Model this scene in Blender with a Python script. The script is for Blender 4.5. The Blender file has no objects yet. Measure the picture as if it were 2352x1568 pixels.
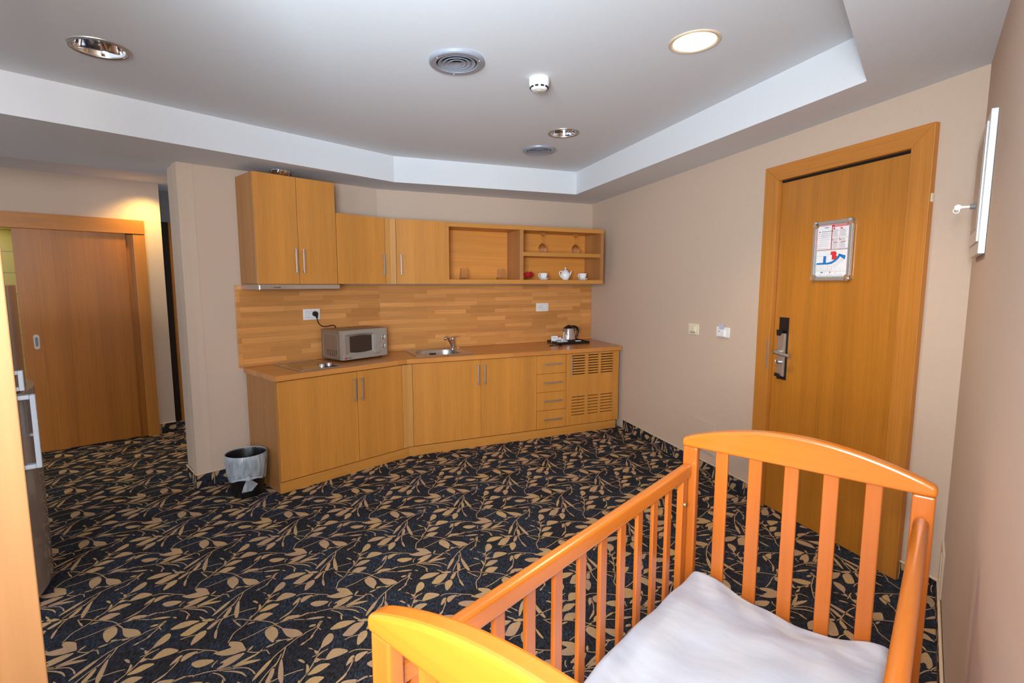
import bpy, bmesh, math, random
from mathutils import Vector, Matrix
random.seed(7)
SC = bpy.context.scene
COL = SC.collection
rad = math.radians

# ------------------------------------------------------------------ materials
def new_mat(name):
    m = bpy.data.materials.new(name); m.use_nodes = True
    nt = m.node_tree; b = nt.nodes['Principled BSDF']
    return m, nt, b
def srgb(r, g, b):
    f = lambda c: (c/255/12.92) if c/255 <= 0.04045 else ((c/255+0.055)/1.055)**2.4
    return (f(r), f(g), f(b), 1)
def N(nt, t, **k):
    n = nt.nodes.new(t)
    for a, v in k.items():
        if a in n.inputs: n.inputs[a].default_value = v
        else: setattr(n, a, v)
    return n
def coords(nt, scale=(1, 1, 1), rot=(0, 0, 0), kind='Object', loc=(0, 0, 0)):
    tc = N(nt, 'ShaderNodeTexCoord'); mp = N(nt, 'ShaderNodeMapping')
    mp.inputs['Scale'].default_value = scale; mp.inputs['Rotation'].default_value = rot
    mp.inputs['Location'].default_value = loc
    nt.links.new(tc.outputs[kind], mp.inputs['Vector']); return mp.outputs['Vector']
def noise(nt, vec, scale=5, detail=3, rough=.5):
    n = N(nt, 'ShaderNodeTexNoise', Scale=scale, Detail=detail, Roughness=rough)
    nt.links.new(vec, n.inputs['Vector']); return n.outputs['Fac']
def ramp(nt, fac, stops):
    r = N(nt, 'ShaderNodeValToRGB'); e = r.color_ramp.elements
    while len(e) < len(stops): e.new(.5)
    for k, (p, c) in enumerate(stops): e[k].position = p; e[k].color = c
    nt.links.new(fac, r.inputs['Fac']); return r.outputs['Color']
def mix(nt, a, b, fac, mode='MIX'):
    m = N(nt, 'ShaderNodeMix'); m.data_type = 'RGBA'; m.blend_type = mode
    for s, v in ((m.inputs[0], fac), (m.inputs[6], a), (m.inputs[7], b)):
        if isinstance(v, bpy.types.NodeSocket): nt.links.new(v, s)
        else: s.default_value = v
    return m.outputs[2]
def bump(nt, b, h, strength=.2, dist=.002):
    n = N(nt, 'ShaderNodeBump', Strength=strength, Distance=dist)
    nt.links.new(h, n.inputs['Height']); nt.links.new(n.outputs['Normal'], b.inputs['Normal'])
def plain(name, c, rough=.5, metal=0., coat=0., spec=.5, bumpy=0., emis=None, es=0., var=.04, scale=40):
    m, nt, b = new_mat(name)
    v = coords(nt)
    n = noise(nt, v, scale, 3)
    lo = tuple(x*(1-var) for x in c[:3])+(1,); hi = tuple(min(1, x*(1+var)) for x in c[:3])+(1,)
    nt.links.new(ramp(nt, n, [(.3, lo), (.7, hi)]), b.inputs['Base Color'])
    b.inputs['Roughness'].default_value = rough; b.inputs['Metallic'].default_value = metal
    b.inputs['Coat Weight'].default_value = coat; b.inputs['Specular IOR Level'].default_value = spec
    if bumpy: bump(nt, b, noise(nt, v, scale*6, 4), bumpy)
    if emis: b.inputs['Emission Color'].default_value = emis; b.inputs['Emission Strength'].default_value = es
    return m
def veneer(name, c, rough=.38, grain='z', contrast=.16, coat=.1, fine=170):
    m, nt, b = new_mat(name)
    ax = {'z': (1, 1, .018), 'x': (.018, 1, 1)}[grain]
    v1 = coords(nt, tuple(fine*a for a in ax)); v2 = coords(nt, tuple(9*a for a in ax))
    n1 = noise(nt, v1, 1.0, 4, .6); n2 = noise(nt, v2, 1.0, 3)
    k = lambda f: tuple(min(1, x*f) for x in c[:3])+(1,)
    ca = ramp(nt, n1, [(.25, k(1-contrast*1.6)), (.5, k(1)), (.75, k(1+contrast))])
    cb = ramp(nt, n2, [(.3, (.86, .84, .8, 1)), (.7, (1.1, 1.08, 1.05, 1))])
    nt.links.new(mix(nt, ca, cb, 1., 'MULTIPLY'), b.inputs['Base Color'])
    b.inputs['Roughness'].default_value = rough; b.inputs['Coat Weight'].default_value = coat
    b.inputs['Coat Roughness'].default_value = .25
    bump(nt, b, n1, .08, .001)
    return m
def staves(name, c, plane='xz', row=.042, length=.42, rough=.35, contrast=.2):
    m, nt, b = new_mat(name)
    tc = N(nt, 'ShaderNodeTexCoord'); sp = N(nt, 'ShaderNodeSeparateXYZ'); cb = N(nt, 'ShaderNodeCombineXYZ')
    nt.links.new(tc.outputs['Object'], sp.inputs[0])
    nt.links.new(sp.outputs[0], cb.inputs[0])
    nt.links.new(sp.outputs[2 if plane == 'xz' else 1], cb.inputs[1])
    br = N(nt, 'ShaderNodeTexBrick'); br.offset = .37; br.offset_frequency = 3; br.squash = .72; br.squash_frequency = 2
    k = lambda f, g=1., h=1.: (min(1, c[0]*f), min(1, c[1]*f*g), min(1, c[2]*f*h), 1)
    br.inputs['Color1'].default_value = k(1+contrast*.8, 1.02, 1.08); br.inputs['Color2'].default_value = k(1-contrast*1.4, .95, .88)
    br.inputs['Mortar'].default_value = k(.9, .97, .95)
    for a, v in (('Scale', 1.), ('Mortar Size', .0008), ('Brick Width', length), ('Row Height', row), ('Mortar Smooth', .2), ('Bias', .0)):
        br.inputs[a].default_value = v
    nt.links.new(cb.outputs[0], br.inputs['Vector'])
    g = noise(nt, coords(nt, (3, 90, 90)), 1., 4, .6)
    gr = ramp(nt, g, [(.3, (.88, .86, .82, 1)), (.7, (1.07, 1.05, 1.03, 1))])
    nt.links.new(mix(nt, br.outputs['Color'], gr, 1., 'MULTIPLY'), b.inputs['Base Color'])
    b.inputs['Roughness'].default_value = rough; b.inputs['Coat Weight'].default_value = .25; b.inputs['Coat Roughness'].default_value = .3
    return m
def glass(name, c=(1, 1, 1, 1), rough=0., alpha=.22):
    m, nt, b = new_mat(name)
    b.inputs['Base Color'].default_value = c; b.inputs['Roughness'].default_value = rough
    b.inputs['Transmission Weight'].default_value = 1.; b.inputs['IOR'].default_value = 1.45
    tr = N(nt, 'ShaderNodeBsdfTransparent'); tr.inputs[0].default_value = c
    lw = N(nt, 'ShaderNodeLayerWeight', Blend=.35)
    mx = N(nt, 'ShaderNodeMixShader'); ad = N(nt, 'ShaderNodeMath', operation='ADD'); ad.inputs[1].default_value = alpha; ad.use_clamp = True
    nt.links.new(lw.outputs['Facing'], ad.inputs[0]); nt.links.new(ad.outputs[0], mx.inputs[0])
    nt.links.new(tr.outputs[0], mx.inputs[1]); nt.links.new(b.outputs[0], mx.inputs[2])
    nt.links.new(mx.outputs[0], nt.nodes['Material Output'].inputs[0]); return m

M = {}
M['wall'] = plain('wall_paint', srgb(205, 181, 160), .85, bumpy=.12, var=.015, scale=30)
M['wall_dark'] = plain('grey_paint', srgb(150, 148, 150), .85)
M['ceil'] = plain('ceiling_paint', srgb(220, 221, 223), .9, bumpy=.05, var=.01)
M['bead'] = plain('cream_bead', srgb(214, 190, 160), .6)
M['kitchen'] = veneer('oak_veneer', srgb(204, 136, 58), .42, fine=210, contrast=.13)
M['kitchen_h'] = veneer('oak_veneer_horizontal', srgb(200, 136, 62), .42, 'x', contrast=.12)
M['kitchen_pale'] = veneer('oak_veneer_pale', srgb(208, 148, 78), .45, contrast=.1)
M['kitchen_side'] = veneer('oak_veneer_side', srgb(176, 120, 66), .5, contrast=.1)
M['shelf_back'] = veneer('beech_back', srgb(214, 142, 62), .45, 'x', contrast=.08, fine=60)
M['door'] = veneer('door_veneer', srgb(184, 116, 34), .33, fine=190, contrast=.12, coat=.3)
M['frame'] = veneer('frame_veneer', srgb(196, 126, 48), .38, fine=150, contrast=.12)
M['frame_h'] = veneer('frame_veneer_h', srgb(190, 120, 46), .38, 'x', contrast=.12)
M['slide'] = veneer('sliding_veneer', srgb(172, 106, 38), .3, fine=120, contrast=.12, coat=.4)
M['staves'] = staves('beech_staves', srgb(216, 150, 82), row=.04, length=.46, contrast=.17)
M['top'] = staves('beech_worktop', srgb(206, 136, 66), 'xy', .045, .5, .28, .1)
M['crib'] = veneer('orange_beech', srgb(202, 110, 38), .28, 'z', .07, .5, 60)
M['crib_h'] = veneer('orange_beech_h', srgb(210, 118, 34), .28, 'x', .07, .5, 60)
M['near'] = veneer('near_beech', srgb(150, 104, 62), .5, 'z', .08, .1, 60)
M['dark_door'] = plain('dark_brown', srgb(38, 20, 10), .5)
M['steel'] = plain('brushed_steel', srgb(196, 192, 186), .3, 1.)
M['satin'] = plain('satin_nickel', srgb(190, 184, 176), .38, .85)
M['chrome'] = plain('chrome', srgb(225, 225, 228), .07, 1.)
M['alu'] = plain('aluminium', srgb(206, 204, 202), .3, .8)
M['black'] = plain('black_plastic', srgb(16, 16, 17), .35)
M['void'] = plain('dark_void', srgb(6, 5, 5), .9)
M['white'] = plain('white_plastic', srgb(236, 234, 230), .4)
M['cream'] = plain('cream_plastic', srgb(228, 218, 188), .4)
M['grey'] = plain('grey_plastic', srgb(120, 120, 122), .5)
M['silver'] = plain('silver_paint', srgb(176, 168, 158), .35, .45)
M['silver_light'] = plain('silver_paint_light', srgb(205, 205, 205), .3, .4)
M['mw_body'] = plain('microwave_case', srgb(140, 118, 98), .4, .35)
M['mw_glass'] = plain('microwave_window', srgb(46, 28, 18), .12, coat=.5)
M['hob'] = plain('hob_glass', srgb(52, 34, 22), .06, coat=.6)
M['red'] = plain('red_plastic', srgb(176, 18, 30), .4)
M['glass'] = glass('clear_glass')
M['jar_glass'] = glass('jar_glass', (.8, .75, .68, 1))
M['china'] = plain('white_china', srgb(238, 238, 238), .15, coat=.6)
M['paper'] = plain('paper', srgb(235, 233, 236), .7)
M['red_ink'] = plain('red_ink', srgb(214, 50, 50), .6)
M['green_ink'] = plain('green_ink', srgb(20, 120, 70), .6)
M['blue_ink'] = plain('blue_ink', srgb(20, 120, 190), .6)
M['grey_ink'] = plain('grey_ink', srgb(150, 148, 152), .7)
M['dark_ink'] = plain('dark_ink', srgb(30, 28, 30), .6)
M['fridge'] = plain('fridge_gloss', srgb(156, 144, 136), .25, .1, coat=.6)
M['fridge_edge'] = plain('fridge_trim', srgb(196, 196, 192), .3)
M['handle_white'] = plain('white_handle', srgb(180, 186, 194), .4)
def film():
    m, nt, b = new_mat('bin_bag')
    v = coords(nt, (1, 1, .35)); n = noise(nt, v, 34, 3, .6)
    b.inputs['Base Color'].default_value = srgb(196, 204, 212); b.inputs['Roughness'].default_value = .22; b.inputs['Coat Weight'].default_value = .6
    bump(nt, b, n, .9, .01)
    tr = N(nt, 'ShaderNodeBsdfTransparent'); mx = N(nt, 'ShaderNodeMixShader')
    f = ramp(nt, n, [(.35, (.5, .5, .5, 1)), (.7, (.85, .85, .85, 1))])
    nt.links.new(f, mx.inputs[0]); nt.links.new(tr.outputs[0], mx.inputs[1]); nt.links.new(b.outputs[0], mx.inputs[2])
    nt.links.new(mx.outputs[0], nt.nodes['Material Output'].inputs[0]); return m
M['bag'] = film()
M['vent'] = plain('vent_metal', srgb(152, 156, 166), .4, .3)
M['brass'] = plain('brass_bolt', srgb(196, 166, 110), .25, 1.)
M['glow_metal'] = plain('glowing_reflector', srgb(240, 232, 214), .4, .7, emis=(1, .86, .62, 1), es=.35)  # bulb's light on the reflector put in as a faint glow of the metal
M['bulb'] = plain('lamp_glow', (1, .9, .7, 1), .5, emis=(1, .84, .6, 1), es=22.)
M['card'] = plain('key_card', srgb(190, 190, 212), .4)
def tile_mat():
    m, nt, b = new_mat('olive_tiles')
    tc = N(nt, 'ShaderNodeTexCoord'); sp = N(nt, 'ShaderNodeSeparateXYZ'); cb = N(nt, 'ShaderNodeCombineXYZ')
    nt.links.new(tc.outputs['Object'], sp.inputs[0]); nt.links.new(sp.outputs[0], cb.inputs[0]); nt.links.new(sp.outputs[2], cb.inputs[1])
    br = N(nt, 'ShaderNodeTexBrick')
    br.inputs['Color1'].default_value = srgb(178, 160, 72); br.inputs['Color2'].default_value = srgb(170, 150, 66); br.inputs['Mortar'].default_value = srgb(110, 96, 50)
    for a, v in (('Scale', 1.), ('Mortar Size', .003), ('Brick Width', .4), ('Row Height', .2)): br.inputs[a].default_value = v
    nt.links.new(cb.outputs[0], br.inputs['Vector']); nt.links.new(br.outputs['Color'], b.inputs['Base Color'])
    b.inputs['Roughness'].default_value = .25
    return m
M['tiles'] = tile_mat()
def carpet_mats():
    m, nt, b = new_mat('carpet_ground')
    v = coords(nt)
    big = noise(nt, v, 5., 3); wv = noise(nt, coords(nt, (130, 45, 45), (0, 0, rad(48))), 1., 5, .75)
    a = ramp(nt, wv, [(.42, srgb(33, 33, 35)), (.54, srgb(52, 57, 68)), (.66, srgb(74, 92, 118))])
    dk = ramp(nt, wv, [(.4, srgb(28, 26, 26)), (.7, srgb(66, 66, 74))])
    f = ramp(nt, big, [(.42, (0, 0, 0, 1)), (.6, (1, 1, 1, 1))])
    nt.links.new(mix(nt, dk, a, f), b.inputs['Base Color']); b.inputs['Roughness'].default_value = 1.; b.inputs['Specular IOR Level'].default_value = .08
    bump(nt, b, noise(nt, v, 420, 2), .5, .003)
    m2, nt, b = new_mat('carpet_leaf')
    v = coords(nt)
    c1 = ramp(nt, noise(nt, v, 6., 4), [(.35, srgb(196, 162, 112)), (.62, srgb(182, 150, 122))])
    g = ramp(nt, noise(nt, v, 380, 2), [(.3, (.72, .72, .72, 1)), (.7, (1.12, 1.12, 1.12, 1))])
    nt.links.new(mix(nt, c1, g, 1., 'MULTIPLY'), b.inputs['Base Color']); b.inputs['Roughness'].default_value = 1.; b.inputs['Specular IOR Level'].default_value = .08
    return m, m2
M['carpet'], M['leaf'] = carpet_mats()
def cloth_mat():
    m, nt, b = new_mat('white_sheet')
    v = coords(nt)
    nt.links.new(ramp(nt, noise(nt, v, 7, 4), [(.3, srgb(192, 201, 216)), (.7, srgb(204, 210, 220))]), b.inputs['Base Color'])
    b.inputs['Roughness'].default_value = .8; b.inputs['Sheen Weight'].default_value = .2
    bump(nt, b, noise(nt, coords(nt, (1.6, 4, 3), (0, 0, .9)), 2.2, 2.5, .5), .45, .03)
    return m
M['sheet'] = cloth_mat()

# ------------------------------------------------------------------ builders
class MB:
    def __init__(s): s.v = []; s.f = []; s.m = []; s.mi = 0
    def add(s, vs, fs):
        o = len(s.v); s.v += [tuple(v) for v in vs]; s.f += [[i+o for i in f] for f in fs]; s.m += [s.mi]*len(fs)
        return s
    def box(s, x0, x1, y0, y1, z0, z1):
        vs = [(x, y, z) for z in (z0, z1) for y in (y0, y1) for x in (x0, x1)]
        return s.add(vs, [(0, 2, 3, 1), (4, 5, 7, 6), (0, 1, 5, 4), (2, 6, 7, 3), (0, 4, 6, 2), (1, 3, 7, 5)])
    def prism(s, pts, z0, z1):
        n = len(pts); a = sum(pts[i][0]*pts[(i+1) % n][1]-pts[(i+1) % n][0]*pts[i][1] for i in range(n))
        if a < 0: pts = pts[::-1]
        vs = [(x, y, z0) for x, y in pts]+[(x, y, z1) for x, y in pts]
        return s.add(vs, [list(range(n))[::-1], list(range(n, 2*n))]+[(i, (i+1) % n, n+(i+1) % n, n+i) for i in range(n)])
    def yprism(s, pts, y0, y1):   # pts in x,z extruded along y
        n = len(pts); a = sum(pts[i][0]*pts[(i+1) % n][1]-pts[(i+1) % n][0]*pts[i][1] for i in range(n))
        if a < 0: pts = pts[::-1]
        vs = [(x, y0, z) for x, z in pts]+[(x, y1, z) for x, z in pts]
        return s.add(vs, [list(range(n)), list(range(n, 2*n))[::-1]]+[(i, n+i, n+(i+1) % n, (i+1) % n) for i in range(n)])
    def lathe(s, prof, c=(0, 0, 0), n=32, axis='z', capb=False, capt=False):
        vs = []; fs = []; k = len(prof)
        for i in range(n):
            a = 2*math.pi*i/n
            for r, h in prof:
                p = (r*math.cos(a), r*math.sin(a), h)
                if axis == 'y': p = (p[0], p[2], p[1])
                if axis == 'x': p = (p[2], p[0], p[1])
                vs.append((c[0]+p[0], c[1]+p[1], c[2]+p[2]))
        for i in range(n):
            j = (i+1) % n
            for q in range(k-1): fs.append((i*k+q, j*k+q, j*k+q+1, i*k+q+1) if axis != 'y' else (i*k+q, i*k+q+1, j*k+q+1, j*k+q))
        if capb: fs.append([i*k for i in range(n)][::-1])
        if capt: fs.append([i*k+k-1 for i in range(n)])
        return s.add(vs, fs)
    def tube(s, pts, r, n=10, cap=True):
        P = [Vector(p) for p in pts]; R = r if isinstance(r, (list, tuple)) else [r]*len(P)
        vs = []; up = None
        for i, p in enumerate(P):
            t = (P[min(i+1, len(P)-1)]-P[max(i-1, 0)]).normalized()
            if up is None: up = Vector((0, 0, 1)) if abs(t.z) < .9 else Vector((1, 0, 0))
            u = t.cross(up)
            if u.length < 1e-6: u = t.orthogonal()
            u.normalize(); w = u.cross(t).normalized(); up = w
            for k in range(n):
                a = 2*math.pi*k/n; q = p+u*(R[i]*math.cos(a))+w*(R[i]*math.sin(a)); vs.append(tuple(q))
        fs = [(i*n+k, (i+1)*n+k, (i+1)*n+(k+1) % n, i*n+(k+1) % n) for i in range(len(P)-1) for k in range(n)]
        if cap: fs += [list(range(n)), [(len(P)-1)*n+k for k in range(n)][::-1]]
        return s.add(vs, fs)
    def sphere(s, c, r, sz=1., n=20):
        k = n//2
        return s.lathe([(max(1e-5, r*math.sin(math.pi*i/k)), -r*sz*math.cos(math.pi*i/k)) for i in range(k+1)], c, n)
    def build(s, name, mats, parent=None, smooth=False, bevel=0., seg=2, fix=True):
        me = bpy.data.meshes.new(name); me.from_pydata(s.v, [], s.f)
        if not isinstance(mats, (list, tuple)): mats = [mats]
        for m in mats: me.materials.append(m)
        for p, i in zip(me.polygons, s.m): p.material_index = i
        if fix:
            bm = bmesh.new(); bm.from_mesh(me); bmesh.ops.recalc_face_normals(bm, faces=bm.faces); bm.to_mesh(me); bm.free()
        if smooth:
            me.polygons.foreach_set('use_smooth', [True]*len(me.polygons))
            try: me.set_sharp_from_angle(angle=rad(38))
            except Exception: pass
        me.update()
        o = bpy.data.objects.new(name, me); COL.objects.link(o)
        if parent: o.parent = parent
        if bevel:
            b = o.modifiers.new('b', 'BEVEL'); b.width = bevel; b.segments = seg; b.limit_method = 'ANGLE'; b.angle_limit = rad(40)
        return o
def box(name, mat, parent, *a, bevel=.0015):
    return MB().box(*a).build(name, mat, parent, bevel=bevel)
def tag(o, label=None, cat=None, group=None, kind=None):
    if label: o['label'] = label
    if cat: o['category'] = cat
    if group: o['group'] = group
    if kind: o['kind'] = kind
    return o
def thing(name, label, cat, loc=(0, 0, 0), rz=0, group=None):
    o = bpy.data.objects.new(name, None); COL.objects.link(o); o.empty_display_size = .05
    o.location = loc; o.rotation_euler = (0, 0, rz); return tag(o, label, cat, group)
def place(o, loc, rz=0): o.location = loc; o.rotation_euler = (0, 0, rz); return o
def dup(root, loc=None, rz=None, label=None):
    r = root.copy(); COL.objects.link(r)
    if loc is not None: r.location = loc
    if rz is not None: r.rotation_euler = (0, 0, rz)
    if label: r['label'] = label
    def rec(a, b):
        for ch in list(a.children):
            c = ch.copy(); COL.objects.link(c); c.parent = b; rec(ch, c)
    rec(root, r); return r
def text(name, body, size, mat, parent, loc, rot, align='CENTER', ext=.0004, sx=1.):
    cu = bpy.data.curves.new(name, 'FONT'); cu.body = body; cu.size = size; cu.extrude = ext; cu.align_x = align; cu.align_y = 'CENTER'
    t = bpy.data.objects.new(name+'_tmp', cu); COL.objects.link(t)
    dg = bpy.context.evaluated_depsgraph_get(); me = bpy.data.meshes.new_from_object(t.evaluated_get(dg))
    bpy.data.objects.remove(t); me.materials.clear(); me.materials.append(mat)
    o = bpy.data.objects.new(name, me); COL.objects.link(o); o.parent = parent; o.location = loc; o.rotation_euler = rot; o.scale = (sx, 1, 1)
    return o
def smooth_poly(p, n=2):
    for _ in range(n):
        q = []
        for i in range(len(p)):
            a, b = p[i], p[(i+1) % len(p)]
            q += [(a[0]*.75+b[0]*.25, a[1]*.75+b[1]*.25), (a[0]*.25+b[0]*.75, a[1]*.25+b[1]*.75)]
        p = q
    return p

# ------------------------------------------------------------------ plan of the room (metres, z up)
J = (.92, 6.0); C2 = (2.03, 2.29); W = (-1.236, 4.799); Q = (-2.32, 3.65); QL = (-2.52, 3.86)
A = (-1.65, 3.525); B = (-.905, 4.331)
aK0, aK1, aK1w, aU1 = rad(46.8), rad(24.62), rad(29.12), rad(24.28)
aD = math.atan2(C2[1]-J[1], C2[0]-J[0]); aE = math.atan2(-.535, -.43); aS = rad(43.2)
S0 = (-4.19, 4.418)
zs = lambda x, y: 2.385+.0205*x-.001*y
zt = lambda x, y: 2.601+.0237*x-.0006*y
def fr(o, a, x, y=0.):
    return (o[0]+x*math.cos(a)-y*math.sin(a), o[1]+x*math.sin(a)+y*math.cos(a))
def to_local(o, a, p):
    dx, dy = p[0]-o[0], p[1]-o[1]
    return (dx*math.cos(a)+dy*math.sin(a), -dx*math.sin(a)+dy*math.cos(a))

# carpet pattern: one repeat of the woven design (millimetres), repeated on its lattice
LEAVES=[[(-1443,2473),(-1431,2488),(-1407,2477),(-1386,2450),(-1376,2424),(-1381,2399),(-1376,2385),(-1386,2386),(-1417,2411),(-1439,2437),(-1448,2459)],[(-1383,2475),(-1365,2473),(-1337,2470),(-1310,2466),(-1287,2450),(-1273,2437),(-1288,2422),(-1306,2413),(-1325,2416),(-1344,2428),(-1364,2450)],[(-1259,2363),(-1254,2384),(-1244,2388),(-1244,2373)],[(-1234,2409),(-1234,2433),(-1227,2437),(-1224,2420),(-1230,2405)],[(-1362,2168),(-1363,2203),(-1358,2236),(-1352,2266),(-1341,2289),(-1335,2283),(-1338,2242),(-1347,2207),(-1354,2180)],[(-1301,2295),(-1279,2255),(-1261,2218),(-1248,2189),(-1239,2161),(-1247,2158),(-1270,2189),(-1282,2218),(-1294,2251),(-1301,2281)],[(-1607,2513),(-1590,2509),(-1566,2488),(-1568,2485),(-1587,2495)],[(-1682,2629),(-1667,2589),(-1668,2551),(-1672,2540),(-1684,2551),(-1685,2580),(-1690,2609)],[(-1564,2390),(-1537,2390),(-1510,2386),(-1491,2365),(-1465,2337),(-1484,2331),(-1500,2317),(-1528,2307),(-1559,2307),(-1597,2321),(-1576,2329),(-1551,2345),(-1535,2355),(-1558,2368)],[(-1461,2328),(-1498,2313),(-1519,2293),(-1540,2262),(-1514,2269),(-1536,2227),(-1506,2242),(-1485,2268),(-1472,2293)],[(-1485,2238),(-1454,2280),(-1436,2301),(-1412,2323),(-1404,2355),(-1404,2325),(-1419,2301),(-1444,2270)],[(-1477,2236),(-1454,2264),(-1430,2280),(-1386,2288),(-1379,2285),(-1405,2268),(-1439,2255)],[(-1388,2227),(-1377,2223),(-1364,2210),(-1368,2207),(-1380,2216)],[(-1508,2221),(-1479,2227),(-1445,2225),(-1417,2218),(-1391,2196),(-1399,2197),(-1426,2213),(-1465,2220)],[(-1853,2570),(-1835,2546),(-1834,2525),(-1848,2551)],[(-1460,2333),(-1461,2353),(-1452,2369),(-1449,2353),(-1454,2336)],[(-1389,2346),(-1376,2335),(-1356,2313),(-1365,2317),(-1378,2329)],[(-1399,2353),(-1387,2368),(-1368,2380),(-1368,2371),(-1382,2356)],[(-1374,2396),(-1357,2405),(-1346,2399),(-1366,2389)],[(-1328,2399),(-1319,2409),(-1301,2413),(-1306,2403),(-1323,2392)],[(-1533,2827),(-1515,2817),(-1506,2788),(-1513,2760),(-1527,2744),(-1540,2727),(-1544,2755),(-1547,2783),(-1542,2811)],[(-1499,2670),(-1496,2706),(-1487,2733),(-1454,2734),(-1416,2720),(-1436,2698),(-1470,2677),(-1489,2666)],[(-1566,2725),(-1551,2718),(-1540,2718),(-1538,2702),(-1547,2698)],[(-1595,2735),(-1578,2735),(-1565,2723),(-1579,2727)],[(-1534,2649),(-1541,2676),(-1525,2677),(-1510,2671),(-1525,2657)],[(-1539,2584),(-1529,2614),(-1518,2639),(-1496,2649),(-1465,2648),(-1480,2624),(-1499,2599),(-1523,2588)],[(-1536,2528),(-1531,2551),(-1518,2575),(-1494,2581),(-1464,2578),(-1476,2556),(-1492,2527),(-1521,2524)],[(-1611,2669),(-1591,2672),(-1567,2648),(-1585,2652)],[(-1567,2648),(-1547,2634),(-1541,2607),(-1543,2577),(-1551,2614)],[(-1542,2509),(-1535,2516),(-1515,2517),(-1531,2504),(-1549,2496)],[(-1404,2631),(-1406,2659),(-1401,2688),(-1388,2697),(-1384,2665),(-1396,2645)],[(-1376,2655),(-1384,2695),(-1362,2712),(-1334,2718),(-1349,2691),(-1363,2662)],[(-1424,2527),(-1409,2560),(-1394,2592),(-1387,2614),(-1388,2575),(-1409,2544)],[(-1403,2512),(-1399,2545),(-1384,2561),(-1334,2568),(-1344,2550),(-1360,2536),(-1385,2524)],[(-2004,2532),(-1973,2547),(-1941,2554),(-1912,2551),(-1940,2538),(-1975,2532)],[(-1910,2551),(-1889,2549),(-1885,2538),(-1900,2542)],[(-2025,2645),(-2009,2665),(-1980,2671),(-1936,2667),(-1948,2644),(-1975,2625),(-1996,2626)],[(-1868,2461),(-1858,2488),(-1844,2513),(-1814,2526),(-1766,2525),(-1779,2509),(-1803,2483),(-1831,2468)],[(-1801,2424),(-1793,2450),(-1779,2493),(-1760,2511),(-1724,2520),(-1734,2479),(-1747,2446),(-1761,2422)],[(-1715,2364),(-1726,2394),(-1731,2428),(-1725,2450),(-1703,2464),(-1691,2433),(-1695,2405),(-1704,2381)],[(-1710,2466),(-1706,2500),(-1697,2523),(-1684,2525),(-1687,2491),(-1694,2466)],[(-1768,2525),(-1745,2541),(-1705,2536),(-1719,2520),(-1743,2517)],[(-1794,2556),(-1778,2551),(-1755,2536),(-1760,2531),(-1779,2541)],[(-1664,2475),(-1648,2446),(-1630,2407),(-1640,2408),(-1655,2433),(-1663,2457)],[(-1967,2482),(-1958,2499),(-1939,2502),(-1937,2491),(-1951,2482)]]
STEMS=[[(-1524,2396),(-1491,2426),(-1461,2464),(-1446,2481),(-1421,2497),(-1404,2520)],[(-1421,2497),(-1403,2488),(-1379,2473)],[(-1245,2386),(-1233,2407)],[(-1230,2437),(-1226,2468),(-1223,2500)],[(-1339,2285),(-1332,2317),(-1317,2353),(-1304,2380),(-1289,2413),(-1269,2435),(-1264,2450),(-1241,2473),(-1224,2502),(-1223,2525)],[(-1313,2355),(-1305,2317),(-1300,2293)],[(-1626,2532),(-1602,2511)],[(-1683,2629),(-1683,2665),(-1688,2701)],[(-1683,2652),(-1697,2599),(-1703,2539)],[(-1564,2616),(-1593,2604),(-1622,2584),(-1651,2563),(-1673,2541),(-1704,2525)],[(-1617,2531),(-1588,2536),(-1548,2526),(-1496,2525),(-1452,2517),(-1423,2502)],[(-1567,2382),(-1570,2407),(-1576,2442),(-1566,2468),(-1556,2495),(-1554,2518),(-1557,2560)],[(-1554,2518),(-1551,2558),(-1541,2597),(-1537,2649),(-1539,2677),(-1529,2706),(-1508,2730)],[(-1514,2225),(-1483,2234),(-1446,2242),(-1415,2242),(-1393,2231),(-1375,2218)],[(-1667,2161),(-1650,2182),(-1632,2198),(-1608,2196),(-1563,2218),(-1531,2227)],[(-1530,2223),(-1504,2238),(-1479,2244)],[(-1533,2214),(-1503,2207),(-1480,2192),(-1464,2175)],[(-1460,2331),(-1433,2325),(-1410,2327),(-1397,2339),(-1382,2337)],[(-1368,2380),(-1355,2396),(-1320,2407)],[(-1541,2733),(-1541,2712)],[(-1555,2683),(-1536,2698),(-1524,2717)],[(-1523,2674),(-1493,2669)],[(-1388,2607),(-1384,2649),(-1388,2691)],[(-1422,2504),(-1402,2516),(-1375,2534),(-1350,2546),(-1329,2558),(-1301,2582),(-1278,2585),(-1273,2577)],[(-2051,2532),(-2002,2533)],[(-2111,2706),(-2099,2721),(-2063,2729),(-2015,2721),(-1972,2720),(-1943,2705)],[(-2035,2702),(-2012,2717)],[(-1927,2626),(-1932,2645),(-1926,2664)],[(-1687,2523),(-1677,2541),(-1665,2560)],[(-1779,2401),(-1760,2420),(-1728,2433)],[(-1759,2534),(-1737,2537)],[(-1664,2473),(-1675,2509),(-1676,2539)],[(-1926,2523),(-1931,2497),(-1922,2479),(-1903,2464)]]

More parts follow.
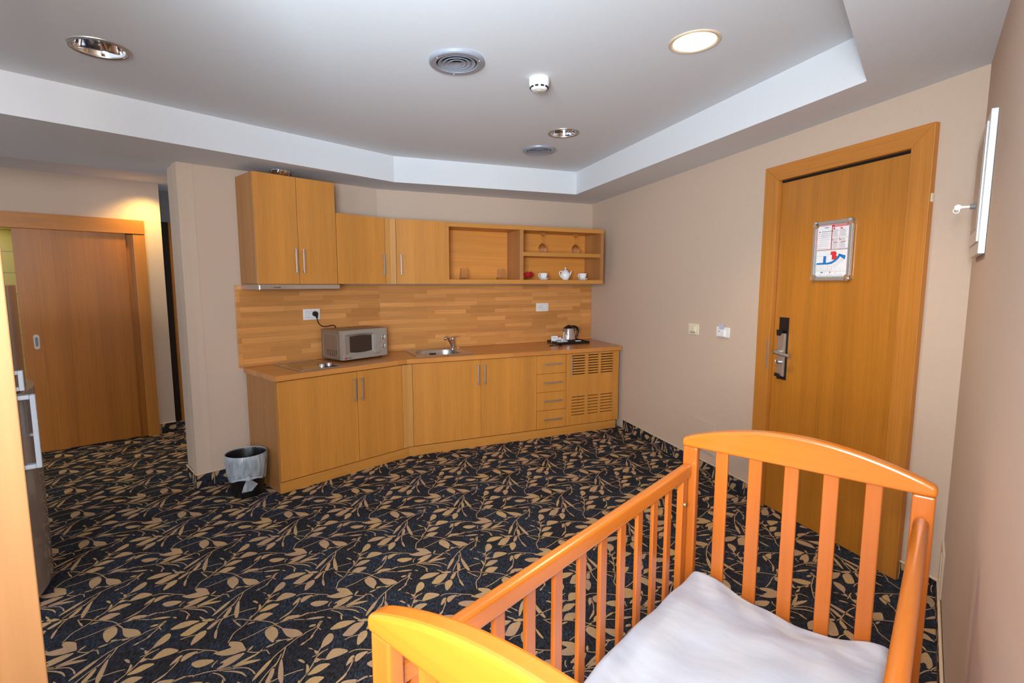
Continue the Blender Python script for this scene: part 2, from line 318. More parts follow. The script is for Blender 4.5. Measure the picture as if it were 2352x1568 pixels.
LA, LB = (-.374, .383), (.3225, .3835)
def ribbon(pts, w=.0048):
    P = [Vector((x, y)) for x, y in pts]
    for _ in range(1):
        Qq = [P[0]]
        for i in range(len(P)-1): Qq += [P[i]*.75+P[i+1]*.25, P[i]*.25+P[i+1]*.75]
        P = Qq+[P[-1]]
    L = []; R = []
    for i, p in enumerate(P):
        t = (P[min(i+1, len(P)-1)]-P[max(i-1, 0)]).normalized(); nn = Vector((-t.y, t.x))*w/2
        L.append(p+nn); R.append(p-nn)
    return [[tuple(L[i]), tuple(R[i]), tuple(R[i+1]), tuple(L[i+1])] for i in range(len(P)-1)]
TILE = [smooth_poly([(x/1000, y/1000) for x, y in q], 1) for q in LEAVES]
for q in STEMS: TILE += ribbon([(x/1000, y/1000) for x, y in q])
def clip(poly, axis, lim, keep_less):
    out = []
    for i in range(len(poly)):
        a, b = poly[i], poly[(i+1) % len(poly)]
        ia = (a[axis] <= lim) == keep_less; ib = (b[axis] <= lim) == keep_less
        if ia: out.append(a)
        if ia != ib:
            t = (lim-a[axis])/(b[axis]-a[axis]); out.append((a[0]+t*(b[0]-a[0]), a[1]+t*(b[1]-a[1])))
    return out
def leaves_in(x0, x1, y0, y1, cut=True, ox=0, oy=0):
    res = []
    for i in range(-16, 17):
        for j in range(-16, 17):
            dx, dy = i*LA[0]+j*LB[0]+ox, i*LA[1]+j*LB[1]+oy
            if not (x0-1 < dx-1.2 < x1+1 and y0-1 < dy+2.4 < y1+1): continue
            for p in TILE:
                q = [(x+dx, y+dy) for x, y in p]
                if max(a[0] for a in q) < x0 or min(a[0] for a in q) > x1 or max(a[1] for a in q) < y0 or min(a[1] for a in q) > y1: continue
                if cut:
                    for ax, lim, kl in ((0, x0, False), (0, x1, True), (1, y0, False), (1, y1, True)):
                        if q: q = clip(q, ax, lim, kl)
                if len(q) >= 3: res.append(q)
    return res
mb = MB(); mb.add([(-7, -2.6, 0), (3.2, -2.6, 0), (3.2, 7.4, 0), (-7, 7.4, 0)], [(0, 1, 2, 3)]); mb.mi = 1
for k, q in enumerate(leaves_in(-4.9, 2.35, .2, 6.2)):
    a = sum(q[i][0]*q[(i+1) % len(q)][1]-q[(i+1) % len(q)][0]*q[i][1] for i in range(len(q)))
    if a < 0: q = q[::-1]
    mb.add([(x, y, .0009+.0002*(k % 3)) for x, y in q], [list(range(len(q)))])
tag(mb.build('floor', [M['carpet'], M['leaf']], fix=False), kind='structure')

def wall(name, o, a, x0, x1, z0=0., z1=2.46, y0=0., y1=.1, mat='wall'):
    w = box(name, M[mat], None, x0, x1, y0, y1, z0, z1, bevel=0); place(w, (o[0], o[1], 0), a); return tag(w, kind='structure')
# local y of these frames points out of the room
LD = math.dist(J, C2)
wk = (-2.07, 3.91)
aF = math.atan2(W[1]-Q[1], W[0]-Q[0])
wall('wall_back_left', Q, aF, 0, math.dist(Q, W)+.02)
wall('wall_back', W, aK1w, -.0, math.dist(W, J)+.1)
wall('wall_right', J, aD, -.02, 2.68); wall('wall_right_front', J, aD, 3.655, LD+.04)
wall('wall_right_above_door', J, aD, 2.68, 3.655, 2.2)
wall('wall_front', C2, aE, -.02, 3.25)
aP = math.atan2(QL[1]-Q[1], QL[0]-Q[0])
o = wall('wall_pillar', Q, aP, .003, .29, y0=-.1, y1=0.)
wall('wall_far_left_end', S0, aS, .885, 1.03); wall('wall_far_left_above', S0, aS, -2.2, .885, 2.05)
wall('wall_far_left', S0, aS, -2.6, -1.1)
wall('wall_bathroom', S0, aS, -2.2, .9, y0=.75, y1=.8, mat='tiles')
g0 = (-3.66, 5.47)
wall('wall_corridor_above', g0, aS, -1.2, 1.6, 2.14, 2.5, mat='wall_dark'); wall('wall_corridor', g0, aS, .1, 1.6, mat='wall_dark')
# corridor door: a dark opening with a wooden jamb
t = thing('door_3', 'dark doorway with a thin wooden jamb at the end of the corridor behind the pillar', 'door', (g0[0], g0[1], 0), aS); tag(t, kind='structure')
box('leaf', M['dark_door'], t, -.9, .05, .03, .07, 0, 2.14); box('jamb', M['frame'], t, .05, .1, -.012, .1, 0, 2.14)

# ceiling with a raised tray
T = [(-1.007, 4.506), (.647, 5.318), (1.616, 2.455), (-.87, -.66), (-2.2, -2.2), (-4.4, .5)]
T[5] = (T[0][0]-1.509*1.9, T[0][1]-1.875*1.9)
def ceiling():
    bm = bmesh.new()
    def fill(loops, zf):
        es = []
        for lp in loops:
            vs = [bm.verts.new((x, y, zf(x, y))) for x, y in lp]
            es += [bm.edges.new((vs[i], vs[(i+1) % len(vs)])) for i in range(len(vs))]
        bmesh.ops.triangle_fill(bm, use_beauty=True, use_dissolve=False, edges=es)
    outer = [(3.1, -2.6), (3.1, 7.3), (-1.9, 7.3), (-2.3, 4.44), (-2.66, 4.07), (-3.30, 3.42), (-5.6, 1.08), (-5.6, -2.6)]
    fill([outer, T], zs)
    holes = [[(cx+.1*math.cos(2*math.pi*k/32), cy+.1*math.sin(2*math.pi*k/32)) for k in range(32)] for cx, cy in LIGHTS]
    fill([T]+holes, zt)
    for i in range(len(T)):
        a, b = T[i], T[(i+1) % len(T)]
        vs = [bm.verts.new(p) for p in ((*a, zs(*a)), (*b, zs(*b)), (*b, zt(*b)), (*a, zt(*a)))]; bm.faces.new(vs)
    e = outer[3:7]
    for a, b in zip(e, e[1:]):
        bm.faces.new([bm.verts.new(p) for p in ((*a, zs(*a)), (*b, zs(*b)), (*b, 2.46), (*a, 2.46))])
    lo = [(-1.9, 7.3), (-2.3, 4.44), (-2.66, 4.07), (-3.30, 3.42), (-5.6, 1.08), (-5.6, -2.6), (-7, -2.6), (-7, 7.3)]
    fill([lo], lambda x, y: 2.46)
    me = bpy.data.meshes.new('ceiling'); bm.to_mesh(me); bm.free(); me.materials.append(M['ceil'])
    o = bpy.data.objects.new('ceiling', me); COL.objects.link(o); tag(o, kind='structure')
LIGHTS = [(-1.865, 2.451), (.850, 2.531), (.382, 3.950)]
ceiling()

def baseboard(name, o, a, x0, x1, seed=0.):
    r = thing(name, None, None, (o[0], o[1], 0), a); tag(r, kind='structure')
    mb = MB().box(x0, x1, -.012, -.001, .0, .098); mb.mi = 1
    for q in leaves_in(x0, x1, .002, .096, True, seed, -2.6):
        s = sum(q[i][0]*q[(i+1) % len(q)][1]-q[(i+1) % len(q)][0]*q[i][1] for i in range(len(q)))
        if s < 0: q = q[::-1]
        mb.add([(x, -.0128, z) for x, z in q], [list(range(len(q)))])
    mb.build('carpet_strip', [M['carpet'], M['leaf']], r, fix=False)
    MB().tube([(x0, -.008, .1), (x1, -.008, .1)], .006).build('bead', M['bead'], r, smooth=True)
baseboard('baseboard_right', J, aD, .84, 2.66, .5); baseboard('baseboard_right_front', J, aD, 3.69, LD, .9)
baseboard('baseboard_front', C2, aE, 0.01, 2.2, .3)
baseboard('baseboard_back_left', Q, aF, -.012, .36, .1)
baseboard('baseboard_pillar', fr(Q, aP, .29), aP+math.pi, 0, .30, .7)
baseboard('baseboard_far_left', S0, aS, .90, 1.03, .2)

# ------------------------------------------------------------------ entrance door (frame origin J, x along the wall, -y into the room)
d = thing('door_1', 'wooden entrance door leaf in a mitred wood frame beside the crib', 'door', (J[0], J[1], 0), aD); tag(d, kind='structure')
a0, a1, b0, b1, zt1, zt0 = 2.655, 2.77, 3.585, 3.69, 2.24, 2.145
f = thing('door_frame', None, None); f.parent = d
MB().yprism([(a0, 0), (a1, 0), (a1, zt0), (a0, zt1)], -.03, 0.0).build('frame_upright', M['frame'], d, bevel=.003)
MB().yprism([(b0, 0), (b1, 0), (b1, zt1), (b0, zt0)], -.03, 0.0).build('frame_upright', M['frame'], d, bevel=.003)
MB().yprism([(a0, zt1), (a1, zt0), (b0, zt0), (b1, zt1)], -.03, 0.0).build('frame_head', M['frame_h'], d, bevel=.003)
bpy.data.objects.remove(f)
mb = MB().box(a1-.012, a1, 0, .09, 0, zt0+.01).box(b0, b0+.012, 0, .09, 0, zt0+.01).box(a1, b0, 0, .09, zt0, zt0+.012)
mb.build('frame_lining', M['frame'], d)
box('door_stop', M['void'], d, a1, b0, .0, .06, zt0-.012, zt0-.0005, bevel=0)
box('leaf', M['door'], d, a1+.003, b0-.002, .002, .045, .006, zt0-.014, bevel=.002)
# lock set
lx = 2.853
box('lock_backing', M['black'], d, lx-.037, lx+.037, -.003, .003, .885, 1.285, bevel=.001)
lk = MB().yprism([(lx-.03, .925), (lx+.03, .905), (lx+.03, 1.185), (lx-.02, 1.185), (lx-.03, 1.17)], -.02, -.003).build('lock_plate', M['satin'], d, bevel=.004)
MB().yprism([(lx-.034, 1.205), (lx+.014, 1.20), (lx-.006, 1.168), (lx-.03, 1.168)], -.026, -.004).yprism([(lx-.032, .925), (lx+.0, .925), (lx+.024, .9), (lx-.034, .905)], -.026, -.004).build('plate_insert', M['black'], lk)
hd = MB().lathe([(.013, 0), (.013, .05)], (lx, -.068, 1.065), 16, 'y').tube([(lx, -.064, 1.066), (lx+.02, -.066, 1.064), (lx+.06, -.064, 1.058), (lx+.115, -.058, 1.052)], [.012, .012, .0115, .011], 12)
hd.build('lever_handle', M['satin'], d, smooth=True)
MB().lathe([(.012, 0), (.012, .022)], (lx, -.042, 1.0), 16, 'y').box(lx-.004, lx+.004, -.058, -.04, .985, 1.015).build('thumb_turn', M['chrome'], d, smooth=True, bevel=.001)
box('strike_plate', M['satin'], d, a1-.018, a1-.004, -.033, -.0295, .945, 1.135)
for z in (1.9,): box('hinge_mark', M['cream'], d, b1-.001, b1+.002, -.022, -.005, z-.02, z+.02)
# framed notice
n = thing('notice_frame', 'silver snap frame with fire instructions and floor plan hung on the entrance door', 'sign', (*fr(J, aD, 3.168), 1.685), aD)
w2, h2 = .128, .171
MB().box(-w2+.02, w2-.02, -.006, .001, -h2+.02, h2-.02).build('backing', M['paper'], n)
for (x0, x1, z0, z1) in ((-w2, -w2+.024, -h2+.02, h2-.02), (w2-.024, w2, -h2+.02, h2-.02), (-w2+.02, w2-.02, h2-.024, h2), (-w2+.02, w2-.02, -h2, -h2+.024)):
    box('frame_rail', M['alu'], n, x0, x1, -.015, .001, z0, z1, bevel=.005)
for sx in (-1, 1):
    for sz in (-1, 1):
        MB().lathe([(.0001, -.017), (.018, -.016), (.022, -.011), (.023, .001)], (sx*(w2-.018), 0, sz*(h2-.018)), 24, 'y').build('corner_cap', M['chrome'], n, smooth=True)
pw, ph = w2-.026, h2-.026
def ink(nm, mat, rects, parent, y=-.0068, th=.0006):
    mb = MB()
    for (x0, x1, z0, z1) in rects: mb.box(x0, x1, y, y+th, z0, z1)
    return mb.build(nm, M[mat], parent)
def border(x0, x1, z0, z1, t): return [(x0, x1, z1-t, z1), (x0, x1, z0, z0+t), (x0, x0+t, z0, z1), (x1-t, x1, z0, z1)]
zm = .008; xm = -.006
pp = ink('red_ruling', 'red_ink', border(-pw, xm, zm, ph, .0022)+border(xm, pw, zm, ph, .0022)+[(xm-.001, xm+.003, zm, ph), (xm, pw, ph-.012, ph), (xm+.05, xm+.0512, zm, ph-.012), (xm, pw, .068, .0692), (xm+.008, xm+.018, ph-.026, ph-.016), (xm+.055, xm+.066, ph-.026, ph-.018), (xm+.012, xm+.04, .045, .047), (xm+.058, xm+.09, .045, .047)], n)
ink('green_ruling', 'green_ink', border(-pw, pw, -ph, zm-.002, .002), n)
L = []
for k in range(26):
    z = ph-.03-k*.0042
    if .066 < z < .074 or z < .012: continue
    for x0 in (xm+.008, xm+.056):
        L.append((x0, x0+random.uniform(.026, .038), z, z+.0013))
for k in range(8): L.append((-pw+.01, xm-.008-random.uniform(0, .02), ph-.045-k*.012, ph-.0437-k*.012))
for k in range(10): L.append((-pw+.03+k*.0075, -pw+.0305+k*.0075, ph-.07, ph-.042))
ink('printed_lines', 'grey_ink', L, n)
ink('printed_figures', 'dark_ink', [(-pw+.03+k*.0085, -pw+.034+k*.0085, ph-.036, ph-.032) for k in range(9)]+[(-pw+.01, -pw+.02, ph-.036, ph-.032)], n)
ink('printed_title', 'dark_ink', [(-.055, -.03, ph-.014, ph-.011)], n)
ink('extinguisher_mark', 'dark_ink', [(xm+.006, xm+.01, .058, .064)], n); ink('extinguisher_mark', 'dark_ink', [(xm+.052, xm+.056, .058, .064)], n)
text('notice_heading', 'INSTRUCTIONS IN CASE OF FIRE', .0085, M['paper'], n, ((xm+pw)/2, -.0072, ph-.0062), (rad(90), 0, 0), ext=.0002, sx=.62)
bl = [(-pw+.006, -.066), (-.02, -.066), (.005, -.06), (.03, -.045), (.045, -.025), (.05, -.018), (.062, -.024), (.048, -.045), (.03, -.06), (.005, -.0735), (-.02, -.0765), (-pw+.006, -.0765)]
mb = MB().yprism(bl, -.0072, -.0066).yprism([(.045, -.018), (.09, -.03), (.086, -.052), (.056, -.034)], -.0072, -.0066).box(-.052, -.034, -.0072, -.0066, -.07, -.028).box(-.065+.0, -.05+.0, -.0072, -.0066, -ph+.02, -ph+.026)
mb.build('plan_corridor', M['blue_ink'], n)
MB().yprism([(-.004, -.004), (.026, -.004), (.034, -.016), (.03, -.026), (.038, -.034), (.03, -.05), (.004, -.05), (.004, -.024), (-.006, -.022)], -.0074, -.0066).build('plan_room', M['red_ink'], n)
ink('legend_square', 'red_ink', [(-.006, .0, -ph+.02, -ph+.027)], n)
L = []
for k in range(9): L.append((-pw+.008+k*.0125, -pw+.0087+k*.0125, -.11, -.078))
L += [(-pw+.006, .02, -.111, -.1103), (-pw+.006, -.055, -.028, -.0273), (-.03, -.005, -.02, -.0193), (-pw+.006, pw-.004, -.117, -.1163), (-.04, -.0393, -.137, -.117), (.03, .0307, -.137, -.117)]
for k in range(7): L.append((.02+k*.009, .0207+k*.009, -.098+k*.006, -.075+k*.007))
ink('plan_outline', 'grey_ink', L, n)
ink('legend_text', 'grey_ink', [(-pw+.01+k*.066, -pw+.048+k*.066, -.137, -.1355) for k in range(3)], n)

# ------------------------------------------------------------------ wall plates
def plate(nm, label, cat, o, a, x, z, w, h, mat, group=None):
    r = thing(nm, label, cat, (*fr(o, a, x), z), a, group)
    box('plate', M[mat], r, -w/2, w/2, -.01, 0, -h/2, h/2, bevel=.003); return r
dist = lambda p: math.dist(J, p)
r = plate('wall_switch', 'cream square thermostat switch on the wall left of the key card holder', 'switch', J, aD, 1.94, 1.134, .125, .088, 'cream')
box('cover', M['cream'], r, -.04, .04, -.015, -.009, -.034, .034, bevel=.002); box('lever', M['cream'], r, -.028, .028, -.021, -.014, -.016, .02, bevel=.003)
ink('slot', 'dark_ink', [(-.036, .036, -.028, -.024)], r, -.0158)
r = plate('key_card_holder', 'white key card switch on the wall between the thermostat and the entrance door', 'switch', J, aD, 2.29, 1.14, .14, .075, 'white')
box('card_slot', M['white'], r, -.045, .03, -.022, -.009, -.032, .02, bevel=.003)
MB().box(-.032, .02, -.017, -.0155, .0, .062).build('key_card', M['card'], r)
ink('printed_mark', 'grey_ink', [(-.03, -.01, .006, .009), (-.03, -.014, .0, .003)], r, -.0228)
r = plate('blank_cover', 'painted-over access cover low on the right wall behind the crib', 'cover', J, aD, 2.13, .30, .25, .25, 'wall')
r = plate('access_cover', 'white access cover low on the front wall right of the crib', 'cover', C2, aE, .13, .215, .16, .22, 'wall')
MB().tube([(.08, -.012, -.11), (.08, -.013, .11)], .003, 6).build('edge', M['bead'], r)

# electrical cabinet on the front wall
e = thing('electrical_cabinet', 'white flush electrical cabinet with a key in its door high on the front wall', 'cabinet', (1.618, 1.778, 0), aE)
# box spans towards the corner (negative local x)
box('casing', M['silver_light'], e, -.42, 0, -.02, -.0005, 1.602, 2.082, bevel=.002)
dr = box('cabinet_door', M['silver_light'], e, -.395, -.03, -.026, -.0195, 1.645, 2.05, bevel=.002)
box('door_panel', M['silver'], dr, -.36, -.065, -.0275, -.0255, 1.69, 2.01, bevel=.001)
MB().tube([(-.2, -.0275, 1.785), (-.2, -.042, 1.785)], .010, 16).build('lock', M['grey'], dr, smooth=True)
k = thing('key', 'bright metal key with a ring left in the electrical cabinet lock', 'key', (*fr((1.618, 1.778), aE, -.2, -.0425), 1.785), aE)
MB().box(-.001, .001, -.026, 0, -.0035, .0035).yprism([(-.0012, 0), (.0012, 0), (.0012, .001), (-.0012, .001)], -.01, 0).build('shank', M['chrome'], k)
MB().lathe([(.0005, -.0012), (.010, -.0012), (.010, .0012), (.0005, .0012)], (0, -.034, 0), 20, 'x').build('bow', M['chrome'], k)
MB().tube([(0, -.038+.009*math.cos(t*.3491), -.012+.009*math.sin(t*.3491)) for t in range(19)], .0012, 6).build('key_ring', M['steel'], k, smooth=True)

# ------------------------------------------------------------------ sliding door
s = thing('door_2', 'wide wooden sliding door hung in front of the far left wall, partly open', 'door', (S0[0], S0[1], 0), aS); tag(s, kind='structure')
lf = box('leaf', M['slide'], s, -.035, .735, -.03, .0, .012, 1.965, bevel=.002)
pl = MB(); pts = [(.052+.02*math.cos(t), (1.04 if math.sin(t) >= 0 else .95)+.02*math.sin(t)) for t in [k*math.pi/8 for k in range(16)]]
pl.yprism(pts, -.033, -.029).build('finger_pull', M['satin'], lf)
pts = [(.052+.010*math.cos(t), (1.025 if math.sin(t) >= 0 else .965)+.010*math.sin(t)) for t in [k*math.pi/8 for k in range(16)]]
MB().yprism(pts, -.0335, -.032).build('pull_recess', M['grey'], lf)
box('header', M['frame_h'], s, -2.2, .886, -.055, .0, 1.965, 2.095, bevel=.002)
box('frame_post', M['frame'], s, .79, .885, -.05, .01, 0, 1.962, bevel=.004)
box('jamb_board', M['door'], s, .72, .80, .003, .04, 0, 1.96)
box('jamb_board', M['frame'], s, -1.15, -1.07, .0, .04, 0, 1.96)

# ------------------------------------------------------------------ kitchen
def vhandle(parent, x, z0, z1, y=0., nm='handle'):
    mb = MB().box(x-.0065, x+.0065, y-.034, y-.026, z0, z1).box(x-.005, x+.005, y-.028, y, z0+.006, z0+.018).box(x-.005, x+.005, y-.028, y, z1-.018, z1-.006)
    return mb.build(nm, M['satin'], parent, bevel=.0018)
def hhandle(parent, x0, x1, z, y=0., nm='handle'):
    mb = MB().box(x0, x1, y-.034, y-.026, z-.0065, z+.0065).box(x0+.006, x0+.018, y-.028, y, z-.005, z+.005).box(x1-.018, x1-.006, y-.028, y, z-.005, z+.005)
    return mb.build(nm, M['satin'], parent, bevel=.0018)
G_ = .0025
def kdoor(parent, x0, x1, z0, z1, y=0., mat='kitchen', hx=None, hz=None, nm='door'):
    o = box(nm, M[mat], parent, x0+G_/2, x1-G_/2, y, y+.018, z0, z1, bevel=.001)
    if hx is not None: vhandle(o, hx, hz[0], hz[1], y)
    return o
Z0, Z1 = .088, .812
def carcass(parent, x0, x1, y0, y1, z0, z1, mat='kitchen_side', back=True):
    t = .018
    box('side_panel', M[mat], parent, x0, x0+t, y0, y1, z0, z1); box('side_panel', M[mat], parent, x1-t, x1, y0, y1, z0, z1)
    box('bottom_panel', M[mat], parent, x0+t, x1-t, y0, y1, z0, z0+t, bevel=0); box('top_panel', M[mat], parent, x0+t, x1-t, y0, y1, z1-t, z1, bevel=0)
    if back: box('back_panel', M[mat], parent, x0+t, x1-t, y1-.006, y1, z0+t, z1-t, bevel=0)
# hob base cabinet
c = thing('base_cabinet', 'two-door wooden base cabinet under the electric hob at the left end', 'cabinet', (A[0], A[1], 0), aK0)
carcass(c, .0, 1.03, .02, .545, .082, .817)
kdoor(c, .006, .627, Z0, Z1, hx=.598, hz=(.583, .765)); kdoor(c, .629, 1.046, Z0, Z1, hx=.660, hz=(.583, .765))
# corner filler
c = thing('corner_filler', 'angled wooden corner post between the two runs of base cabinets', 'filler')
MB().prism([fr(A, aK0, 1.049), fr(A, aK0, 1.102), fr(B, aK1, .052), fr(B, aK1, .052, .018), fr(A, aK0, 1.09, .018), fr(A, aK0, 1.049, .018)], Z0, Z1).build('post', M['kitchen_pale'], c)
# sink cabinet
c = thing('base_cabinet', 'two-door wooden base cabinet under the sink', 'cabinet', (B[0], B[1], 0), aK1)
carcass(c, .06, 1.256, .02, .545, .082, .817)
kdoor(c, .054, .683, Z0, Z1, hx=.652, hz=(.585, .77)); kdoor(c, .683, 1.257, Z0, Z1, hx=.715, hz=(.585, .77))
# drawers
c = thing('drawer_cabinet', 'narrow wooden cabinet of four drawers between sink cabinet and vented door', 'cabinet', (B[0], B[1], 0), aK1)
carcass(c, 1.259, 1.581, .02, .545, .082, .817)
hh = (Z1-Z0)/4
for k in range(4):
    yy = -.006 if k == 0 else 0.
    z = Z0+k*hh
    o = box('drawer_front', M['kitchen'], c, 1.26, 1.582, yy, yy+.018, z+.0015, z+hh-.0015, bevel=.001)
    hhandle(o, 1.325, 1.525, z+hh*.53, yy)
# vented cabinet
c = thing('fridge_cabinet', 'wooden cabinet with rows of ventilation slots in its door at the right end', 'cabinet', (B[0], B[1], 0), aK1)
carcass(c, 1.584, 2.215, .05, .545, .082, .817)
box('inner_screen', M['void'], c, 1.604, 2.195, .03, .04, .1, .8, bevel=0)
xs = [1.586]; cols = [(.064, .222), (.254, .379), (.405, .558)]
rows = [(.373-k*.0305-.004, .373-k*.0305+.004) for k in range(7)][::-1]+[(.603+k*.0264-.005, .603+k*.0264+.005) for k in range(8)]
mb = MB(); zc = Z0; cx = [1.586+.0]; edges = [(1.584+a, 1.584+b) for a, b in cols]
for (r0, r1) in rows+[(Z1, Z1)]:
    mb.box(1.586, 2.213, 0, .018, zc, r0)
    if r1 > r0:
        px = 1.586
        for (s0, s1) in edges+[(2.213, 2.213)]:
            mb.box(px, s0, 0, .018, r0, r1); px = s1
    zc = r1
o = mb.build('door', M['kitchen'], c); vhandle(o, 1.584+.047, .60, .785)
# plinth
c = thing('plinth', 'wooden plinth boards along the floor under the kitchen base cabinets', 'plinth')
def obb(nm, mat, parent, o, a, *bx, bevel=.001):
    q = box(nm, mat, parent, *bx, bevel=bevel); q.location = (o[0], o[1], 0); q.rotation_euler = (0, 0, a); return q
obb('plinth_board', M['kitchen_h'], c, A, aK0, -.001, 1.1, .004, .02, .001, .081); obb('plinth_board', M['kitchen_h'], c, B, aK1, .004, 2.19, .004, .02, .001, .081)
obb('plinth_end', M['kitchen_side'], c, A, aK0, -.001, .015, .0205, .545, .001, .081)
# worktop
c = thing('worktop', 'angled beech stave worktop covering all the kitchen base cabinets', 'worktop')
def localpoly(o, a, pts): return [to_local(o, a, p) for p in pts]
Ac = fr(A, aK0, -.012, -.018); Bc = (B[0]+.018*math.sin((aK0+aK1)/2), B[1]-.018*math.cos((aK0+aK1)/2)); Cc = (1.128, 5.235)
Lw = fr(A, aK0, -.012, .568); Wc = (W[0]+.004, W[1]-.004)
for (o, a, pts) in ((A, aK0, [Ac, Bc, Wc, Lw]), (B, aK1, [Bc, Cc, (J[0]-.006, J[1]-.006), Wc])):
    q = MB().prism(localpoly(o, a, pts), .819, .858).build('worktop_slab', M['top'], c, bevel=.003); q.location = (o[0], o[1], 0); q.rotation_euler = (0, 0, a)
# splashback
c = thing('splashback', 'beech stave splashback panels on the wall behind the worktop', 'splashback')
aF2 = math.atan2(W[1]-Lw[1], W[0]-Lw[0])
q = box('splashback_panel', M['staves'], c, -.03, math.dist(Lw, W)-.004, -.014, -.001, .859, 1.487); q.location = (Lw[0], Lw[1], 0); q.rotation_euler = (0, 0, aF2)
q = box('splashback_panel', M['staves'], c, -.004, math.dist(W, J)-.006, -.014, -.001, .859, 1.487); q.location = (W[0], W[1], 0); q.rotation_euler = (0, 0, aK1w)
# upper cabinets
D0 = (-1.818, 3.693); G0 = (-1.054, 4.506)
c = thing('wall_cabinet', 'tall two-door wooden wall cabinet above the cooker hood', 'cabinet', (D0[0], D0[1], 0), aK0)
carcass(c, 0, .615, .02, .325, 1.496, 2.283); kdoor(c, 0, .307, 1.496, 2.282, hx=.278, hz=(1.578, 1.757)); kdoor(c, .308, .615, 1.496, 2.282, hx=.335, hz=(1.578, 1.757))
c = thing('cooker_hood', 'slim stainless steel cooker hood under the tall wall cabinet', 'cooker hood', (D0[0], D0[1], 0), aK0)
box('hood_body', M['steel'], c, 0, .615, -.005, .312, 1.455, 1.494, bevel=.002)
box('front_strip', M['steel'], c, -.004, .62, -.03, -.006, 1.452, 1.492, bevel=.006)
for k in range(7): box('badge_letter', M['dark_ink'], c, .098+k*.0075, .103+k*.0075, -.0312, -.0295, 1.468, 1.474, bevel=0)
c = thing('wall_cabinet', 'single-door wooden wall cabinet between the tall cabinet and the corner', 'cabinet', (D0[0], D0[1], 0), aK0)
carcass(c, .618, 1.062, .02, .325, 1.496, 2.055); kdoor(c, .618, 1.062, 1.496, 2.055, hx=1.036, hz=(1.575, 1.75))
c = thing('corner_filler', 'angled wooden corner post between the two wall cabinets', 'filler')
MB().prism([fr(D0, aK0, 1.065), fr(D0, aK0, 1.1165), fr(G0, aU1, .048), fr(G0, aU1, .048, .018), fr(D0, aK0, 1.11, .018), fr(D0, aK0, 1.065, .018)], 1.496, 2.054).build('post', M['kitchen_pale'], c)
c = thing('wall_cabinet', 'single-door wooden wall cabinet beside the open shelves', 'cabinet', (G0[0], G0[1], 0), aU1)
carcass(c, .055, .497, .02, .325, 1.496, 2.055); kdoor(c, .051, .498, 1.496, 2.055, hx=.088, hz=(1.575, 1.75))
# open shelf unit
c = thing('shelf_unit', 'open wooden wall shelf unit holding glasses and china', 'shelf', (G0[0], G0[1], 0), aU1)
box('top_board', M['kitchen_h'], c, .50, 2.211, .01, .325, 2.013, 2.053); box('bottom_board', M['kitchen_h'], c, .50, 2.211, .01, .325, 1.496, 1.536)
for x0, x1 in ((.50, .533), (1.245, 1.284), (2.173, 2.211)): box('upright', M['kitchen_side' if x0 > .6 else 'kitchen'], c, x0, x1, .01, .325, 1.536, 2.013)
box('shelf_board', M['kitchen_h'], c, 1.284, 2.173, .012, .318, 1.766, 1.804); box('back_board', M['shelf_back'], c, .533, 2.173, .318, .324, 1.536, 2.013, bevel=0)

# ------------------------------------------------------------------ things on the shelves
ZSH = 1.5362
def on_shelf(s_, y=.125): return fr(G0, aU1, s_, y)
def tumbler(label, s_):
    t = MB().lathe([(.0001, .0), (.034, 0), (.04, .006), (.043, .018), (.041, .035), (.033, .108), (.0318, .108), (.0395, .036), (.041, .02), (.034, .013), (.0001, .012)], (0, 0, 0), 36).build('tumbler', M['glass'], None, smooth=True)
    place(t, (*on_shelf(s_), ZSH)); return tag(t, label, 'glass', 'tumblers on the open shelf')
tumbler('clear tumbler in the left shelf compartment, near its left side', .711); tumbler('clear tumbler in the left shelf compartment, near the divider', 1.09)
def wineglass(label, s_):
    prof = [(.036, .0), (.042, .03), (.041, .05), (.03, .075), (.012, .096), (.004, .105), (.0038, .165), (.008, .175), (.038, .192), (.039, .194)]
    inner = [(.0385, .1945), (.006, .196), (.0001, .196)]
    t = MB().lathe(prof+inner, (0, 0, 0), 32).lathe([(.0348, .0), (.0405, .03), (.0395, .05), (.028, .075), (.0001, .094)], (0, 0, 0), 32).build('wine_glass', M['glass'], None, smooth=True)
    place(t, (*on_shelf(s_), 1.8045)); return tag(t, label, 'glass', 'upturned wine glasses')
wineglass('upturned wine glass standing on the middle shelf, above the left cup', 1.548); wineglass('upturned wine glass standing on the middle shelf, near the right side', 1.935)
def jar(label, s_, y, rz):
    r = thing('spice_jar', label, 'jar', (*on_shelf(s_, y), ZSH+.04), rz, 'red-lidded jars')
    R = Matrix.Rotation(rad(62), 4, 'X')
    j = MB().lathe([(.0001, -.03), (.024, -.03), (.027, -.025), (.027, .015), (.022, .022)], (0, 0, 0), 24).build('jar_body', M['jar_glass'], r, smooth=True)
    l = MB().lathe([(.0001, .042), (.025, .042), (.0265, .038), (.0265, .020), (.0001, .020)], (0, 0, 0), 24).build('lid', M['red'], r, smooth=True)
    for q in (j, l): q.rotation_euler = (rad(66), 0, 0)
    return r
jar('small glass jar with a red lid tipped forward beside the left cup', 1.40, .13, aU1+.45); jar('small glass jar with a red lid half hidden behind the shelf divider', 1.345, .09, aU1+.1)
